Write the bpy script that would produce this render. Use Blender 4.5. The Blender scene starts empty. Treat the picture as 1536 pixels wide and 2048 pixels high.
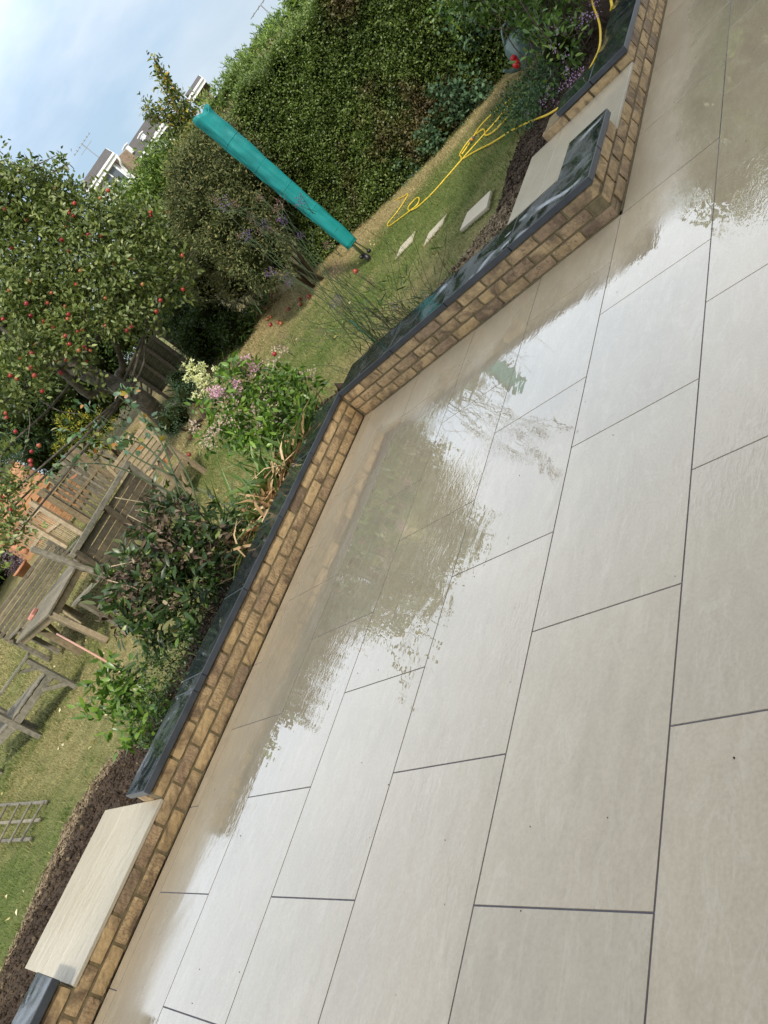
import bpy, math, random
import numpy as np
from mathutils import Vector, Matrix
random.seed(7); rng = np.random.default_rng(7)
sc = bpy.context.scene
COL = sc.collection

# ------------------------------------------------------------------ camera
F_PX = 1552.4
CAM = np.array([-0.5036609, -1.23794393, 1.52208646])
RC = np.array([[0.29218376, -0.57513408, -0.76410042],
               [-0.75826550, 0.34757189, -0.55156796],
               [0.58280535, 0.74055018, -0.33454947]])   # rows: right, down, forward
cd = bpy.data.cameras.new("camera"); cam = bpy.data.objects.new("camera", cd); COL.objects.link(cam)
cd.sensor_fit = 'HORIZONTAL'; cd.sensor_width = 36.0; cd.lens = 36.0*F_PX/1536.0
cd.clip_start = 0.05; cd.clip_end = 2000
m = Matrix(((RC[0][0], -RC[1][0], -RC[2][0], CAM[0]), (RC[0][1], -RC[1][1], -RC[2][1], CAM[1]),
            (RC[0][2], -RC[1][2], -RC[2][2], CAM[2]), (0, 0, 0, 1)))
cam.matrix_world = m
sc.camera = cam

# ------------------------------------------------------------------ world, sun, exposure
SUN_EL, SUN_AZ = 44.0, -142.0       # azimuth from +Y: behind the camera's left shoulder, so the house shades the patio
W = bpy.data.worlds.new("World"); sc.world = W; W.use_nodes = True
nt = W.node_tree; nt.nodes.clear()
def N(nt, typ, **kw):
    n = nt.nodes.new(typ)
    for k, v in kw.items():
        if k in n.inputs: n.inputs[k].default_value = v
        else: setattr(n, k, v)
    return n
out = N(nt, 'ShaderNodeOutputWorld'); bg = N(nt, 'ShaderNodeBackground'); bg.inputs['Strength'].default_value = 0.13
sky = N(nt, 'ShaderNodeTexSky'); sky.sky_type = 'NISHITA'; sky.sun_disc = False
sky.sun_elevation = math.radians(SUN_EL); sky.sun_rotation = math.radians(SUN_AZ)
sky.air_density = 1.2; sky.dust_density = 2.0; sky.ozone_density = 1.0
tc = N(nt, 'ShaderNodeTexCoord'); mp = N(nt, 'ShaderNodeMapping'); mp.inputs['Scale'].default_value = (1.0, 1.0, 2.2)
nz = N(nt, 'ShaderNodeTexNoise', Scale=2.1, Detail=7.0, Roughness=0.52); nz.inputs['Distortion'].default_value = 0.35
rp = N(nt, 'ShaderNodeValToRGB'); rp.color_ramp.elements[0].position = 0.36; rp.color_ramp.elements[1].position = 0.62
nz2 = N(nt, 'ShaderNodeTexNoise', Scale=3.3, Detail=5.0, Roughness=0.5)
cc = N(nt, 'ShaderNodeValToRGB'); cc.color_ramp.elements[0].position = 0.3; cc.color_ramp.elements[1].position = 0.75
cc.color_ramp.elements[0].color = (6.5, 7.15, 8.0, 1); cc.color_ramp.elements[1].color = (8.5, 9.0, 9.6, 1)
cx = N(nt, 'ShaderNodeMix'); cx.data_type = 'RGBA'
skb = N(nt, 'ShaderNodeMix'); skb.data_type = 'RGBA'; skb.inputs[0].default_value = 0.5
skb.inputs[7].default_value = (5.0, 6.7, 8.6, 1)
L = nt.links.new
L(tc.outputs['Generated'], mp.inputs[0]); L(mp.outputs[0], nz.inputs['Vector']); L(mp.outputs[0], nz2.inputs['Vector'])
L(nz.outputs[0], rp.inputs[0]); L(nz2.outputs[0], cc.inputs[0])
L(sky.outputs[0], skb.inputs[6])
L(rp.outputs[0], cx.inputs[0]); L(skb.outputs[2], cx.inputs[6]); L(cc.outputs[0], cx.inputs[7])
sxz = N(nt, 'ShaderNodeSeparateXYZ'); L(tc.outputs['Generated'], sxz.inputs[0])
ele = N(nt, 'ShaderNodeFloatCurve'); cv_ = ele.mapping.curves[0]      # brightest band of thin cloud stands 20-35 degrees up
for p_ in ((.20, .45), (.27, .52), (.38, .86), (.5, .84), (.72, .50)): cv_.points.new(*p_)
cv_.points[0].location = (0, .41); cv_.points[-1].location = (1, .44); ele.mapping.update()
L(sxz.outputs[2], ele.inputs['Value']); e2_ = N(nt, 'ShaderNodeMath'); e2_.operation = 'MULTIPLY'; e2_.inputs[1].default_value = 2.0; L(ele.outputs[0], e2_.inputs[0]); elm = N(nt, 'ShaderNodeVectorMath'); elm.operation = 'SCALE'; whf = N(nt, 'ShaderNodeMapRange'); whf.inputs[1].default_value = 0.18; whf.inputs[2].default_value = 0.6; whf.inputs[3].default_value = 0.0; whf.inputs[4].default_value = 0.8
L(sxz.outputs[2], whf.inputs[0]); wmx = N(nt, 'ShaderNodeMix'); wmx.data_type = 'RGBA'; wmx.inputs[7].default_value = (7.5, 7.85, 8.2, 1)   # cloud cover closes overhead
L(whf.outputs[0], wmx.inputs[0]); L(cx.outputs[2], wmx.inputs[6]); L(wmx.outputs[2], elm.inputs[0]); L(e2_.outputs[0], elm.inputs['Scale'])
L(elm.outputs[0], bg.inputs[0]); L(bg.outputs[0], out.inputs[0])
sl = bpy.data.lights.new("sun", 'SUN'); sl.energy = 3.4; sl.angle = math.radians(5); sl.color = (1.0, 0.93, 0.82)
so = bpy.data.objects.new("sun", sl); COL.objects.link(so)
a, e = math.radians(SUN_AZ), math.radians(SUN_EL)
sd = Vector((math.sin(a)*math.cos(e), math.cos(a)*math.cos(e), math.sin(e)))
so.rotation_euler = sd.to_track_quat('Z', 'Y').to_euler(); so.location = sd*30
sc.view_settings.view_transform = 'Standard'; sc.view_settings.look = 'None'
sc.view_settings.exposure = 0.08; sc.view_settings.gamma = 1.0
sc.cycles.max_bounces = 6; sc.cycles.transparent_max_bounces = 4
sc.cycles.use_denoising = True

# ------------------------------------------------------------------ measuring helpers: a pixel of the photo -> a point of the garden
def unit(v): return v/(np.linalg.norm(v, axis=-1, keepdims=True)+1e-9)
def ray(x, y): return RC.T @ np.array([(x-768)/F_PX, (y-1024)/F_PX, 1.0])
def gz(x, y, z): d = ray(x, y); return CAM + (z-CAM[2])/d[2]*d
def at(x, y, ax, v): d = ray(x, y); return CAM + (v-CAM[ax])/d[ax]*d
def atd(x, y, D): d = ray(x, y); return CAM + D/math.hypot(d[0], d[1])*d
def vz(x, y, P): return atd(x, y, math.hypot(P[0]-CAM[0], P[1]-CAM[1]))[2]
def terr(X, Y):
    s = .55*np.asarray(X)+.83*np.asarray(Y)
    t = np.maximum(0, s-9.6); t = t*t/(t+.8)
    return .05+.115*np.minimum(t, 14)+.035*np.maximum(0, t-14)+.008*np.sin(X*2.1+Y)*np.cos(Y*1.7)
def gg(x, y):
    r = ray(x, y); r = r/np.linalg.norm(r)
    for t in np.arange(2, 80, .03):
        P = CAM+t*r
        if P[2] < terr(P[0], P[1]): return P
    return P

# ------------------------------------------------------------------ object helpers
def tag(o, label=None, cat=None, group=None, kind=None):
    if label: o['label'] = label
    if cat: o['category'] = cat
    if group: o['group'] = group
    if kind: o['kind'] = kind
    return o
def thing(name, label, cat, loc=(0, 0, 0), group=None):
    o = bpy.data.objects.new(name, None); COL.objects.link(o); o.location = [float(v) for v in loc]
    o.empty_display_size = .1
    return tag(o, label, cat, group)
def link(name, me, parent=None):
    o = bpy.data.objects.new(name, me); COL.objects.link(o)
    if parent is not None:
        o.parent = parent; o.matrix_parent_inverse = Matrix.Translation(-parent_world(parent))
    return o
def parent_world(p):
    v = Vector(p.location)
    if p.parent is not None and p.type == 'EMPTY': v = v + parent_world(p.parent)
    return v if p.type == 'EMPTY' else (parent_world(p.parent) if p.parent is not None else Vector((0, 0, 0)))
def build(name, V, Fs, mats, parent=None, mi=None, smooth=False):
    me = bpy.data.meshes.new(name)
    me.from_pydata([tuple(map(float, v)) for v in V], [], [tuple(int(i) for i in f) for f in Fs])
    for q in (mats if isinstance(mats, (list, tuple)) else [mats]): me.materials.append(q)
    if mi is not None: me.polygons.foreach_set('material_index', mi)
    if smooth: me.polygons.foreach_set('use_smooth', [True]*len(me.polygons))
    me.update()
    o = link(name, me)
    if parent is not None:
        o.parent = parent
        if parent.type == 'EMPTY':
            o.matrix_parent_inverse = Matrix.Translation(-Vector(parent.location))
    return o
def fastmesh(name, V, F, mat, parent=None, attr=None, smooth=False):
    """V (n,3), F (m,k) numpy"""
    V = np.asarray(V, dtype=np.float32); F = np.asarray(F, dtype=np.int32); k = F.shape[1]
    me = bpy.data.meshes.new(name); me.vertices.add(len(V)); me.vertices.foreach_set('co', V.ravel())
    me.loops.add(F.size); me.loops.foreach_set('vertex_index', F.ravel())
    me.polygons.add(len(F)); me.polygons.foreach_set('loop_start', np.arange(0, F.size, k, dtype=np.int32))
    me.polygons.foreach_set('loop_total', np.full(len(F), k, dtype=np.int32))
    if smooth: me.polygons.foreach_set('use_smooth', np.ones(len(F), dtype=bool))
    if attr is not None:
        for an, av in attr.items():
            at_ = me.attributes.new(an, 'FLOAT', 'POINT'); at_.data.foreach_set('value', np.asarray(av, dtype=np.float32))
    me.materials.append(mat); me.update(calc_edges=True); me.validate()
    o = link(name, me)
    if parent is not None:
        o.parent = parent
        if parent.type == 'EMPTY': o.matrix_parent_inverse = Matrix.Translation(-Vector(parent.location))
    return o
class MB:
    def __init__(s): s.v = []; s.f = []; s.m = []
    def add(s, V, F, m=0):
        b = len(s.v); s.v += [tuple(v) for v in V]; s.f += [tuple(i+b for i in f) for f in F]; s.m += [m]*len(F)
    def box(s, c, size, R=None, m=0, bev=0.0):
        """axis-aligned (or rotated by 3x3 R) box with a small chamfer"""
        hx, hy, hz = [q/2 for q in size]; b = min(bev, hx*.45, hy*.45, hz*.45)
        if b <= 0:
            V = [(x, y, z) for x in (-hx, hx) for y in (-hy, hy) for z in (-hz, hz)]
            F = [(0, 1, 3, 2), (4, 6, 7, 5), (0, 4, 5, 1), (2, 3, 7, 6), (0, 2, 6, 4), (1, 5, 7, 3)]
        else:
            V = []; idx = {}
            for sx in (-1, 1):
                for sy in (-1, 1):
                    for sz in (-1, 1):
                        for k in range(3):
                            p = [sx*(hx-b), sy*(hy-b), sz*(hz-b)]; p[k] = (sx*hx, sy*hy, sz*hz)[k]
                            idx[(sx, sy, sz, k)] = len(V); V.append(tuple(p))
            F = []
            for k in range(3):
                o1, o2 = [q for q in range(3) if q != k]
                for sg in (-1, 1):
                    q = []
                    for (a1, a2) in ((-1, -1), (1, -1), (1, 1), (-1, 1)):
                        t = [0, 0, 0]; t[k] = sg; t[o1] = a1; t[o2] = a2; q.append(idx[(*t, k)])
                    flip = (sg < 0) ^ (k == 1)
                    F.append(tuple(q[::-1] if flip else q))
            for k in range(3):       # edges along axis k
                o1, o2 = [q for q in range(3) if q != k]
                for a1 in (-1, 1):
                    for a2 in (-1, 1):
                        t0 = [0, 0, 0]; t0[k] = -1; t0[o1] = a1; t0[o2] = a2; t1 = list(t0); t1[k] = 1
                        F.append((idx[(*t0, o1)], idx[(*t1, o1)], idx[(*t1, o2)], idx[(*t0, o2)]))
            for sx in (-1, 1):
                for sy in (-1, 1):
                    for sz in (-1, 1): F.append(tuple(idx[(sx, sy, sz, k)] for k in range(3)))
        V = np.array(V)
        if R is not None: V = V @ np.array(R).T
        s.add(V+np.array(c), F, m)
    def beam(s, p0, p1, w, h, up=(0, 0, 1), m=0, bev=.004):
        p0 = np.array(p0, float); p1 = np.array(p1, float); d = p1-p0; l = np.linalg.norm(d); d = d/l
        up = np.array(up, float); y = np.cross(up, d); n = np.linalg.norm(y)
        if n < 1e-4: y = np.cross((0, 1, 0), d); n = np.linalg.norm(y)
        y /= n; z = np.cross(d, y); s.box((p0+p1)/2, (l, w, h), np.c_[d, y, z], m, bev)
    def tube(s, pts, r, n=8, m=0, cap=True):
        pts = np.array(pts, float); k = len(pts); r = np.broadcast_to(r, (k,)); T = np.gradient(pts, axis=0)
        T /= np.linalg.norm(T, axis=1)[:, None]+1e-9; ref = np.array([.31, .17, .93])
        V = []; prev = None
        for i in range(k):
            a = (ref if prev is None else prev); a = a-T[i]*(a@T[i]); a /= np.linalg.norm(a)+1e-9; prev = a
            b = np.cross(T[i], a)
            for j in range(n):
                t = 2*math.pi*j/n; V.append(pts[i]+r[i]*(a*math.cos(t)+b*math.sin(t)))
        F = [(i*n+j, i*n+(j+1) % n, (i+1)*n+(j+1) % n, (i+1)*n+j) for i in range(k-1) for j in range(n)]
        if cap: F += [tuple(range(n))[::-1], tuple((k-1)*n+j for j in range(n))]
        s.add(V, F, m)
    def lathe(s, c, prof, n=24, m=0, axis=None):
        V = []; F = []
        for (r, z) in prof:
            for j in range(n):
                t = 2*math.pi*j/n; V.append((r*math.cos(t), r*math.sin(t), z))
        for i in range(len(prof)-1):
            for j in range(n): F.append((i*n+j, i*n+(j+1) % n, (i+1)*n+(j+1) % n, (i+1)*n+j))
        V = np.array(V)
        if axis is not None:
            q = Vector(axis).to_track_quat('Z', 'Y').to_matrix(); V = V @ np.array(q).T
        s.add(V+np.array(c), F, m)
    def build(s, name, mats, parent=None, smooth=False): return build(name, s.v, s.f, mats, parent, s.m, smooth)
def smooth_path(P, sub=6):
    P = np.array(P, float); Q = np.vstack([2*P[0]-P[1], P, 2*P[-1]-P[-2]]); out = []
    for i in range(1, len(Q)-2):
        for t in np.linspace(0, 1, sub, endpoint=False):
            a, b, c, d = Q[i-1], Q[i], Q[i+1], Q[i+2]
            out.append(.5*((2*b)+(-a+c)*t+(2*a-5*b+4*c-d)*t*t+(-a+3*b-3*c+d)*t**3))
    out.append(P[-1]); return np.array(out)

# ------------------------------------------------------------------ materials
def newmat(name):
    M = bpy.data.materials.new(name); M.use_nodes = True; t = M.node_tree
    return M, t, t.nodes['Principled BSDF']
def ramp(t, fac, stops):
    r = N(t, 'ShaderNodeValToRGB'); cr = r.color_ramp
    while len(cr.elements) < len(stops): cr.elements.new(.5)
    for el, (p, c) in zip(cr.elements, stops): el.position = p; el.color = (*c, 1)
    t.links.new(fac, r.inputs[0]); return r.outputs[0]
def noise(t, scale, detail=4, rough=.55, vec=None, dist=0, out=0):
    n = N(t, 'ShaderNodeTexNoise', Scale=scale, Detail=detail, Roughness=rough, Distortion=dist)
    if vec is not None: t.links.new(vec, n.inputs['Vector'])
    return n.outputs[out]
def objco(t, scale=(1, 1, 1), rot=(0, 0, 0)):
    c = N(t, 'ShaderNodeTexCoord'); mpp = N(t, 'ShaderNodeMapping'); mpp.inputs['Scale'].default_value = scale; mpp.inputs['Rotation'].default_value = rot
    t.links.new(c.outputs['Object'], mpp.inputs[0]); return mpp.outputs[0]
def mix(t, fac, a, b, blend='MIX'):
    n = N(t, 'ShaderNodeMix'); n.data_type = 'RGBA'; n.blend_type = blend
    for i, v in ((0, fac), (6, a), (7, b)):
        if isinstance(v, bpy.types.NodeSocket): t.links.new(v, n.inputs[i])
        elif i == 0: n.inputs[0].default_value = v
        else: n.inputs[i].default_value = (*v, 1)
    return n.outputs[2]
def math_(t, op, a, b=0.0):
    n = N(t, 'ShaderNodeMath'); n.operation = op
    for i, v in ((0, a), (1, b)):
        if isinstance(v, bpy.types.NodeSocket): t.links.new(v, n.inputs[i])
        else: n.inputs[i].default_value = v
    return n.outputs[0]
def bump(t, h, strength, dist, bs, chain=None):
    b = N(t, 'ShaderNodeBump'); b.inputs['Strength'].default_value = strength; b.inputs['Distance'].default_value = dist
    t.links.new(h, b.inputs['Height'])
    if chain is not None: t.links.new(chain, b.inputs['Normal'])
    t.links.new(b.outputs[0], bs.inputs['Normal']); return b.outputs[0]
def island(t): return N(t, 'ShaderNodeNewGeometry').outputs['Random Per Island']

def foliage(name, cols, rough=.5, transl=.25, patch=None, spec=.35, gain=1.6):
    """cols: ramp stops over the random value of each leaf; patch: (colour stops list, scale) another ramp mixed in by position"""
    M, t, bs = newmat(name); isl = island(t)
    c = ramp(t, isl, cols)
    if patch:
        c2 = ramp(t, isl, patch[0]); nn = noise(t, patch[1], 3, .6, objco(t))
        f = ramp(t, nn, [(patch[2]-.05, (0, 0, 0)), (patch[2]+.07, (1, 1, 1))]); c = mix(t, f, c, c2)
    big = noise(t, 1.3, 3, .5, objco(t)); c = mix(t, 1.0, c, ramp(t, big, [(.3, (.78, .78, .78)), (.7, (1.15, 1.15, 1.1))]), 'MULTIPLY')
    c = mix(t, 1.0, c, (gain, gain, gain), 'MULTIPLY')
    t.links.new(c, bs.inputs['Base Color']); bs.inputs['Roughness'].default_value = rough
    bs.inputs['Specular IOR Level'].default_value = spec
    tr = N(t, 'ShaderNodeBsdfTranslucent'); t.links.new(mix(t, 1.0, c, (1.25, 1.35, .6), 'MULTIPLY'), tr.inputs[0])
    mx = N(t, 'ShaderNodeMixShader'); mx.inputs[0].default_value = transl
    t.links.new(bs.outputs[0], mx.inputs[1]); t.links.new(tr.outputs[0], mx.inputs[2])
    t.links.new(mx.outputs[0], t.nodes['Material Output'].inputs[0]); return M
def plain(name, col, rough=.6, var=.15, scale=8, metal=0, bumpd=0, spec=.5):
    M, t, bs = newmat(name); v = objco(t)
    n = noise(t, scale, 5, .6, v)
    lo = tuple(c*(1-var) for c in col); hi = tuple(min(1, c*(1+var)) for c in col)
    t.links.new(ramp(t, n, [(.3, lo), (.7, hi)]), bs.inputs['Base Color'])
    bs.inputs['Roughness'].default_value = rough; bs.inputs['Metallic'].default_value = metal; bs.inputs['Specular IOR Level'].default_value = spec
    if bumpd: bump(t, noise(t, scale*6, 4, .6, v), .6, bumpd, bs)
    return M
def woodmat(name, c1, c2, stretch=(1, 1, 1), rough=.75):
    M, t, bs = newmat(name); v = objco(t, stretch)
    g = noise(t, 9, 6, .65, v, .6); big = noise(t, 1.7, 3, .5, objco(t))
    c = ramp(t, g, [(.3, c1), (.68, c2)]); isl = island(t)
    c = mix(t, 1.0, c, ramp(t, isl, [(0, (.75, .75, .76)), (1, (1.2, 1.17, 1.1))]), 'MULTIPLY')
    c = mix(t, 1.0, c, ramp(t, big, [(.3, (.72, .76, .7)), (.7, (1.15, 1.12, 1.05))]), 'MULTIPLY')
    t.links.new(c, bs.inputs['Base Color']); bs.inputs['Roughness'].default_value = rough
    bump(t, g, .5, .004, bs); return M

def m_porcelain(name, wet):
    M, t, bs = newmat(name); v = objco(t); isl = island(t)
    off = N(t, 'ShaderNodeVectorMath'); off.operation = 'ADD'; t.links.new(v, off.inputs[0])
    cmb = N(t, 'ShaderNodeCombineXYZ'); s_ = math_(t, 'MULTIPLY', isl, 37.0); t.links.new(s_, cmb.inputs[0]); t.links.new(math_(t, 'MULTIPLY', isl, 91.0), cmb.inputs[2])
    t.links.new(cmb.outputs[0], off.inputs[1]); vv = off.outputs[0]
    mp2 = N(t, 'ShaderNodeMapping'); mp2.inputs['Scale'].default_value = (1.0, 2.6, 1); mp2.inputs['Rotation'].default_value = (0, 0, .25); t.links.new(vv, mp2.inputs[0])
    a = noise(t, 1.9, 8, .62, mp2.outputs[0], .7); b = noise(t, 7, 7, .7, mp2.outputs[0], .5); c_ = noise(t, 90, 4, .7, vv)
    col = ramp(t, a, [(.25, (.47, .375, .245)), (.5, (.565, .46, .31)), (.75, (.65, .545, .385))])
    col = mix(t, .5, col, ramp(t, b, [(.3, (.45, .365, .245)), (.7, (.64, .545, .39))]))
    pk = noise(t, .9, 3, .5, vv); col = mix(t, math_(t, 'MULTIPLY', ramp(t, pk, [(.55, (0, 0, 0)), (.72, (1, 1, 1))]), .35), col, (.47, .35, .25))
    col = mix(t, .22, col, ramp(t, c_, [(.35, (.27, .23, .17)), (.7, (.66, .59, .47))]))
    # dark grit specks, a few per tile
    vo = N(t, 'ShaderNodeTexVoronoi', Scale=3.0); t.links.new(vv, vo.inputs['Vector'])
    sp = ramp(t, vo.outputs['Distance'], [(.010, (1, 1, 1)), (.016, (0, 0, 0))]); col = mix(t, math_(t, 'MULTIPLY', sp, .7), col, (.12, .1, .08))
    col = mix(t, 1.0, col, ramp(t, isl, [(0, (.91, .92, .93)), (1, (1.03, 1.02, 1.0))]), 'MULTIPLY')
    st_ = noise(t, 3.2, 6, .6, mp2.outputs[0], 2.2); col = mix(t, math_(t, 'MULTIPLY', ramp(t, st_, [(.56, (0, 0, 0)), (.60, (1, 1, 1)), (.66, (0, 0, 0))]), .2), col, (.74, .67, .54))
    t.links.new(col, bs.inputs['Base Color'])
    # water film: mirror where it pools, satin where it has drawn off
    fl = noise(t, .75, 5, .55, objco(t, (1, 1.5, 1)), .8); fl2 = noise(t, 14, 4, .6, v)
    fm = math_(t, 'ADD', fl, math_(t, 'MULTIPLY', fl2, .12))
    rg0 = ramp(t, fm, [(.46, (wet, wet, wet)), (.62, (wet+.012, )*3), (.80, (.07, .07, .07))])
    sx_ = N(t, 'ShaderNodeSeparateXYZ'); t.links.new(v, sx_.inputs[0]); ax_ = math_(t, 'MAXIMUM', math_(t, 'SUBTRACT', 3.62, sx_.outputs[0]), 0.0); ay_ = math_(t, 'MAXIMUM', math_(t, 'SUBTRACT', .61, sx_.outputs[1]), 0.0)
    dB = math_(t, 'SQRT', math_(t, 'ADD', math_(t, 'MULTIPLY', ax_, ax_), math_(t, 'MULTIPLY', ay_, ay_))); dW = math_(t, 'MINIMUM', math_(t, 'SUBTRACT', 3.15, sx_.outputs[1]), dB)
    dW = math_(t, 'ADD', dW, math_(t, 'MULTIPLY', math_(t, 'SUBTRACT', fl, .5), 1.2))      # sheltered strip along the walls has drained
    dry_ = ramp(t, dW, [(.30, (1, 1, 1)), (.62, (0, 0, 0))])
    rg = mix(t, dry_, rg0, (.34, .34, .34)); t.links.new(rg, bs.inputs['Roughness'])
    t.links.new(math_(t, 'SUBTRACT', 1.0, math_(t, 'MULTIPLY', dry_, .85)), bs.inputs['Coat Weight'])
    bs.inputs['IOR'].default_value = 1.5; bs.inputs['Specular IOR Level'].default_value = .75
    bs.inputs['Coat IOR'].default_value = 1.55; t.links.new(rg, bs.inputs['Coat Roughness'])
    h1 = noise(t, 4.5, 1.6, .45, objco(t, (1, 2.2, 1)), .8); h2 = noise(t, 42, 3, .6, v)
    hh = math_(t, 'ADD', h1, math_(t, 'MULTIPLY', h2, .012))
    rip = noise(t, 15, 1.2, .5, objco(t, (1, 2.6, 1), (0, 0, .5)), 1.6); rm = ramp(t, noise(t, 1.1, 2, .5, objco(t, (1, 1, 1))), [(.48, (0, 0, 0)), (.62, (1, 1, 1))])
    hh = math_(t, 'ADD', hh, math_(t, 'MULTIPLY', math_(t, 'MULTIPLY', rip, rm), .7))
    nb_ = bump(t, hh, 1.0, .0011, bs); t.links.new(nb_, bs.inputs['Coat Normal']); return M
def m_slab(name, rough, k=1.0):
    M, t, bs = newmat(name); v = objco(t, (1, 2.2, 1), (0, 0, .3)); a = noise(t, 2.2, 8, .62, v, .7); b = noise(t, 60, 4, .7, objco(t))
    c = ramp(t, a, [(.28, (.60*k, .53*k, .40*k)), (.55, (.63*k, .56*k, .425*k)), (.78, (.66*k, .59*k, .455*k))]); c = mix(t, .15, c, ramp(t, b, [(.35, (.4, .36, .28)), (.7, (.75, .7, .6))]))
    t.links.new(c, bs.inputs['Base Color']); w = noise(t, 2.4, 4, .6, objco(t, (1, 1.6, 1)), .8)
    t.links.new(ramp(t, w, [(.30, (rough, )*3), (.70, (rough+.12, )*3)]), bs.inputs['Roughness']); bs.inputs['Specular IOR Level'].default_value = .45
    bump(t, noise(t, 8, 3, .5, objco(t, (1, 2.2, 1)), .8), 1.0, .002, bs); return M
def m_brick():
    M, t, bs = newmat('brick'); v = objco(t); isl = island(t)
    off = N(t, 'ShaderNodeVectorMath'); off.operation = 'ADD'; t.links.new(v, off.inputs[0])
    cmb = N(t, 'ShaderNodeCombineXYZ'); t.links.new(math_(t, 'MULTIPLY', isl, 53.0), cmb.inputs[2]); t.links.new(cmb.outputs[0], off.inputs[1]); vv = off.outputs[0]
    base = ramp(t, isl, [(0, (.56, .40, .205)), (.3, (.66, .48, .26)), (.5, (.50, .36, .20)), (.7, (.61, .44, .24)), (.88, (.44, .31, .19)), (1, (.33, .24, .155))])
    cr = noise(t, 14, 7, .7, vv, 1.6); dk = noise(t, 6, 5, .6, vv, 1.0)
    wv = N(t, 'ShaderNodeTexWave', Scale=16.0, Distortion=9.0, Detail=4.0); wv.inputs['Detail Scale'].default_value = 2.2; t.links.new(vv, wv.inputs['Vector'])
    c = mix(t, ramp(t, dk, [(.46, (0, 0, 0)), (.66, (.8, .8, .8))]), base, (.13, .088, .062))
    c = mix(t, 1.0, c, ramp(t, cr, [(.3, (.72, .7, .68)), (.7, (1.2, 1.18, 1.15))]), 'MULTIPLY')
    crs = math_(t, 'MULTIPLY', ramp(t, wv.outputs[0], [(.0, (1, 1, 1)), (.18, (0, 0, 0))]), ramp(t, isl, [(.4, (.05, .05, .05)), (.55, (.6, .6, .6))]))
    c = mix(t, crs, c, (.14, .095, .06))
    t.links.new(c, bs.inputs['Base Color']); bs.inputs['Roughness'].default_value = .62
    h = math_(t, 'ADD', math_(t, 'MULTIPLY', wv.outputs[0], .25), math_(t, 'ADD', cr, math_(t, 'MULTIPLY', noise(t, 70, 4, .7, vv), .3))); bump(t, h, .6, .004, bs); return M
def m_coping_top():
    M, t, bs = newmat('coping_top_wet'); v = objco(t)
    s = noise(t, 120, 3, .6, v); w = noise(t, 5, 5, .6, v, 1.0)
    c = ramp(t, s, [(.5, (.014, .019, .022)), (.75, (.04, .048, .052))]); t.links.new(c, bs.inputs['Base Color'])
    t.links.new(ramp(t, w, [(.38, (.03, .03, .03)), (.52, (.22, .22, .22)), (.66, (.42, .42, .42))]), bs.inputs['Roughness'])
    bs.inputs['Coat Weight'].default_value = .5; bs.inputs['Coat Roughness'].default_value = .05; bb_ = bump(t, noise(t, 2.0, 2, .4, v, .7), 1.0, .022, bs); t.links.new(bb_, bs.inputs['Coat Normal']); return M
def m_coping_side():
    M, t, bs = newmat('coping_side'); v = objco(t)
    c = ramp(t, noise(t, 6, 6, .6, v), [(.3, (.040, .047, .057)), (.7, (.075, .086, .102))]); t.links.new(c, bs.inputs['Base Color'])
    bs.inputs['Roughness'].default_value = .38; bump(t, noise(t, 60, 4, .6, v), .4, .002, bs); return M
def m_attr_ground(name, stops, stops2, scale, bumpd, rough=.9, attr='dry'):
    M, t, bs = newmat(name); v = objco(t); at_ = N(t, 'ShaderNodeAttribute'); at_.attribute_name = attr
    n1 = noise(t, scale, 6, .65, v); n2 = noise(t, scale*7, 4, .7, v)
    a = ramp(t, n1, stops); b = ramp(t, n1, stops2); f = math_(t, 'ADD', at_.outputs['Fac'], math_(t, 'MULTIPLY', math_(t, 'SUBTRACT', noise(t, 2.2, 5, .6, v), .5), 1.1))
    c = mix(t, f, a, b); c = mix(t, 1.0, c, ramp(t, n2, [(.3, (.65, .65, .65)), (.7, (1.3, 1.3, 1.3))]), 'MULTIPLY')
    t.links.new(c, bs.inputs['Base Color']); bs.inputs['Roughness'].default_value = rough; bs.inputs['Specular IOR Level'].default_value = .2
    bump(t, n2, .8, bumpd, bs); return M
def m_blades():
    M, t, bs = newmat('grass_blades'); v = objco(t); at_ = N(t, 'ShaderNodeAttribute'); at_.attribute_name = 'dry'; isl = island(t)
    g = ramp(t, isl, [(0, (.06, .10, .02)), (.5, (.115, .17, .035)), (1, (.18, .23, .06))]); d = ramp(t, isl, [(0, (.24, .19, .085)), (.6, (.38, .31, .145)), (1, (.50, .42, .21))])
    f = math_(t, 'ADD', at_.outputs['Fac'], math_(t, 'MULTIPLY', math_(t, 'SUBTRACT', noise(t, 2.2, 5, .6, v), .5), 1.4)); f = math_(t, 'ADD', f, math_(t, 'MULTIPLY', math_(t, 'SUBTRACT', isl, .5), .5))
    cl = N(t, 'ShaderNodeClamp'); t.links.new(f, cl.inputs[0])
    t.links.new(mix(t, cl.outputs[0], g, d), bs.inputs['Base Color']); bs.inputs['Roughness'].default_value = .6; bs.inputs['Specular IOR Level'].default_value = .25; return M

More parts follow.
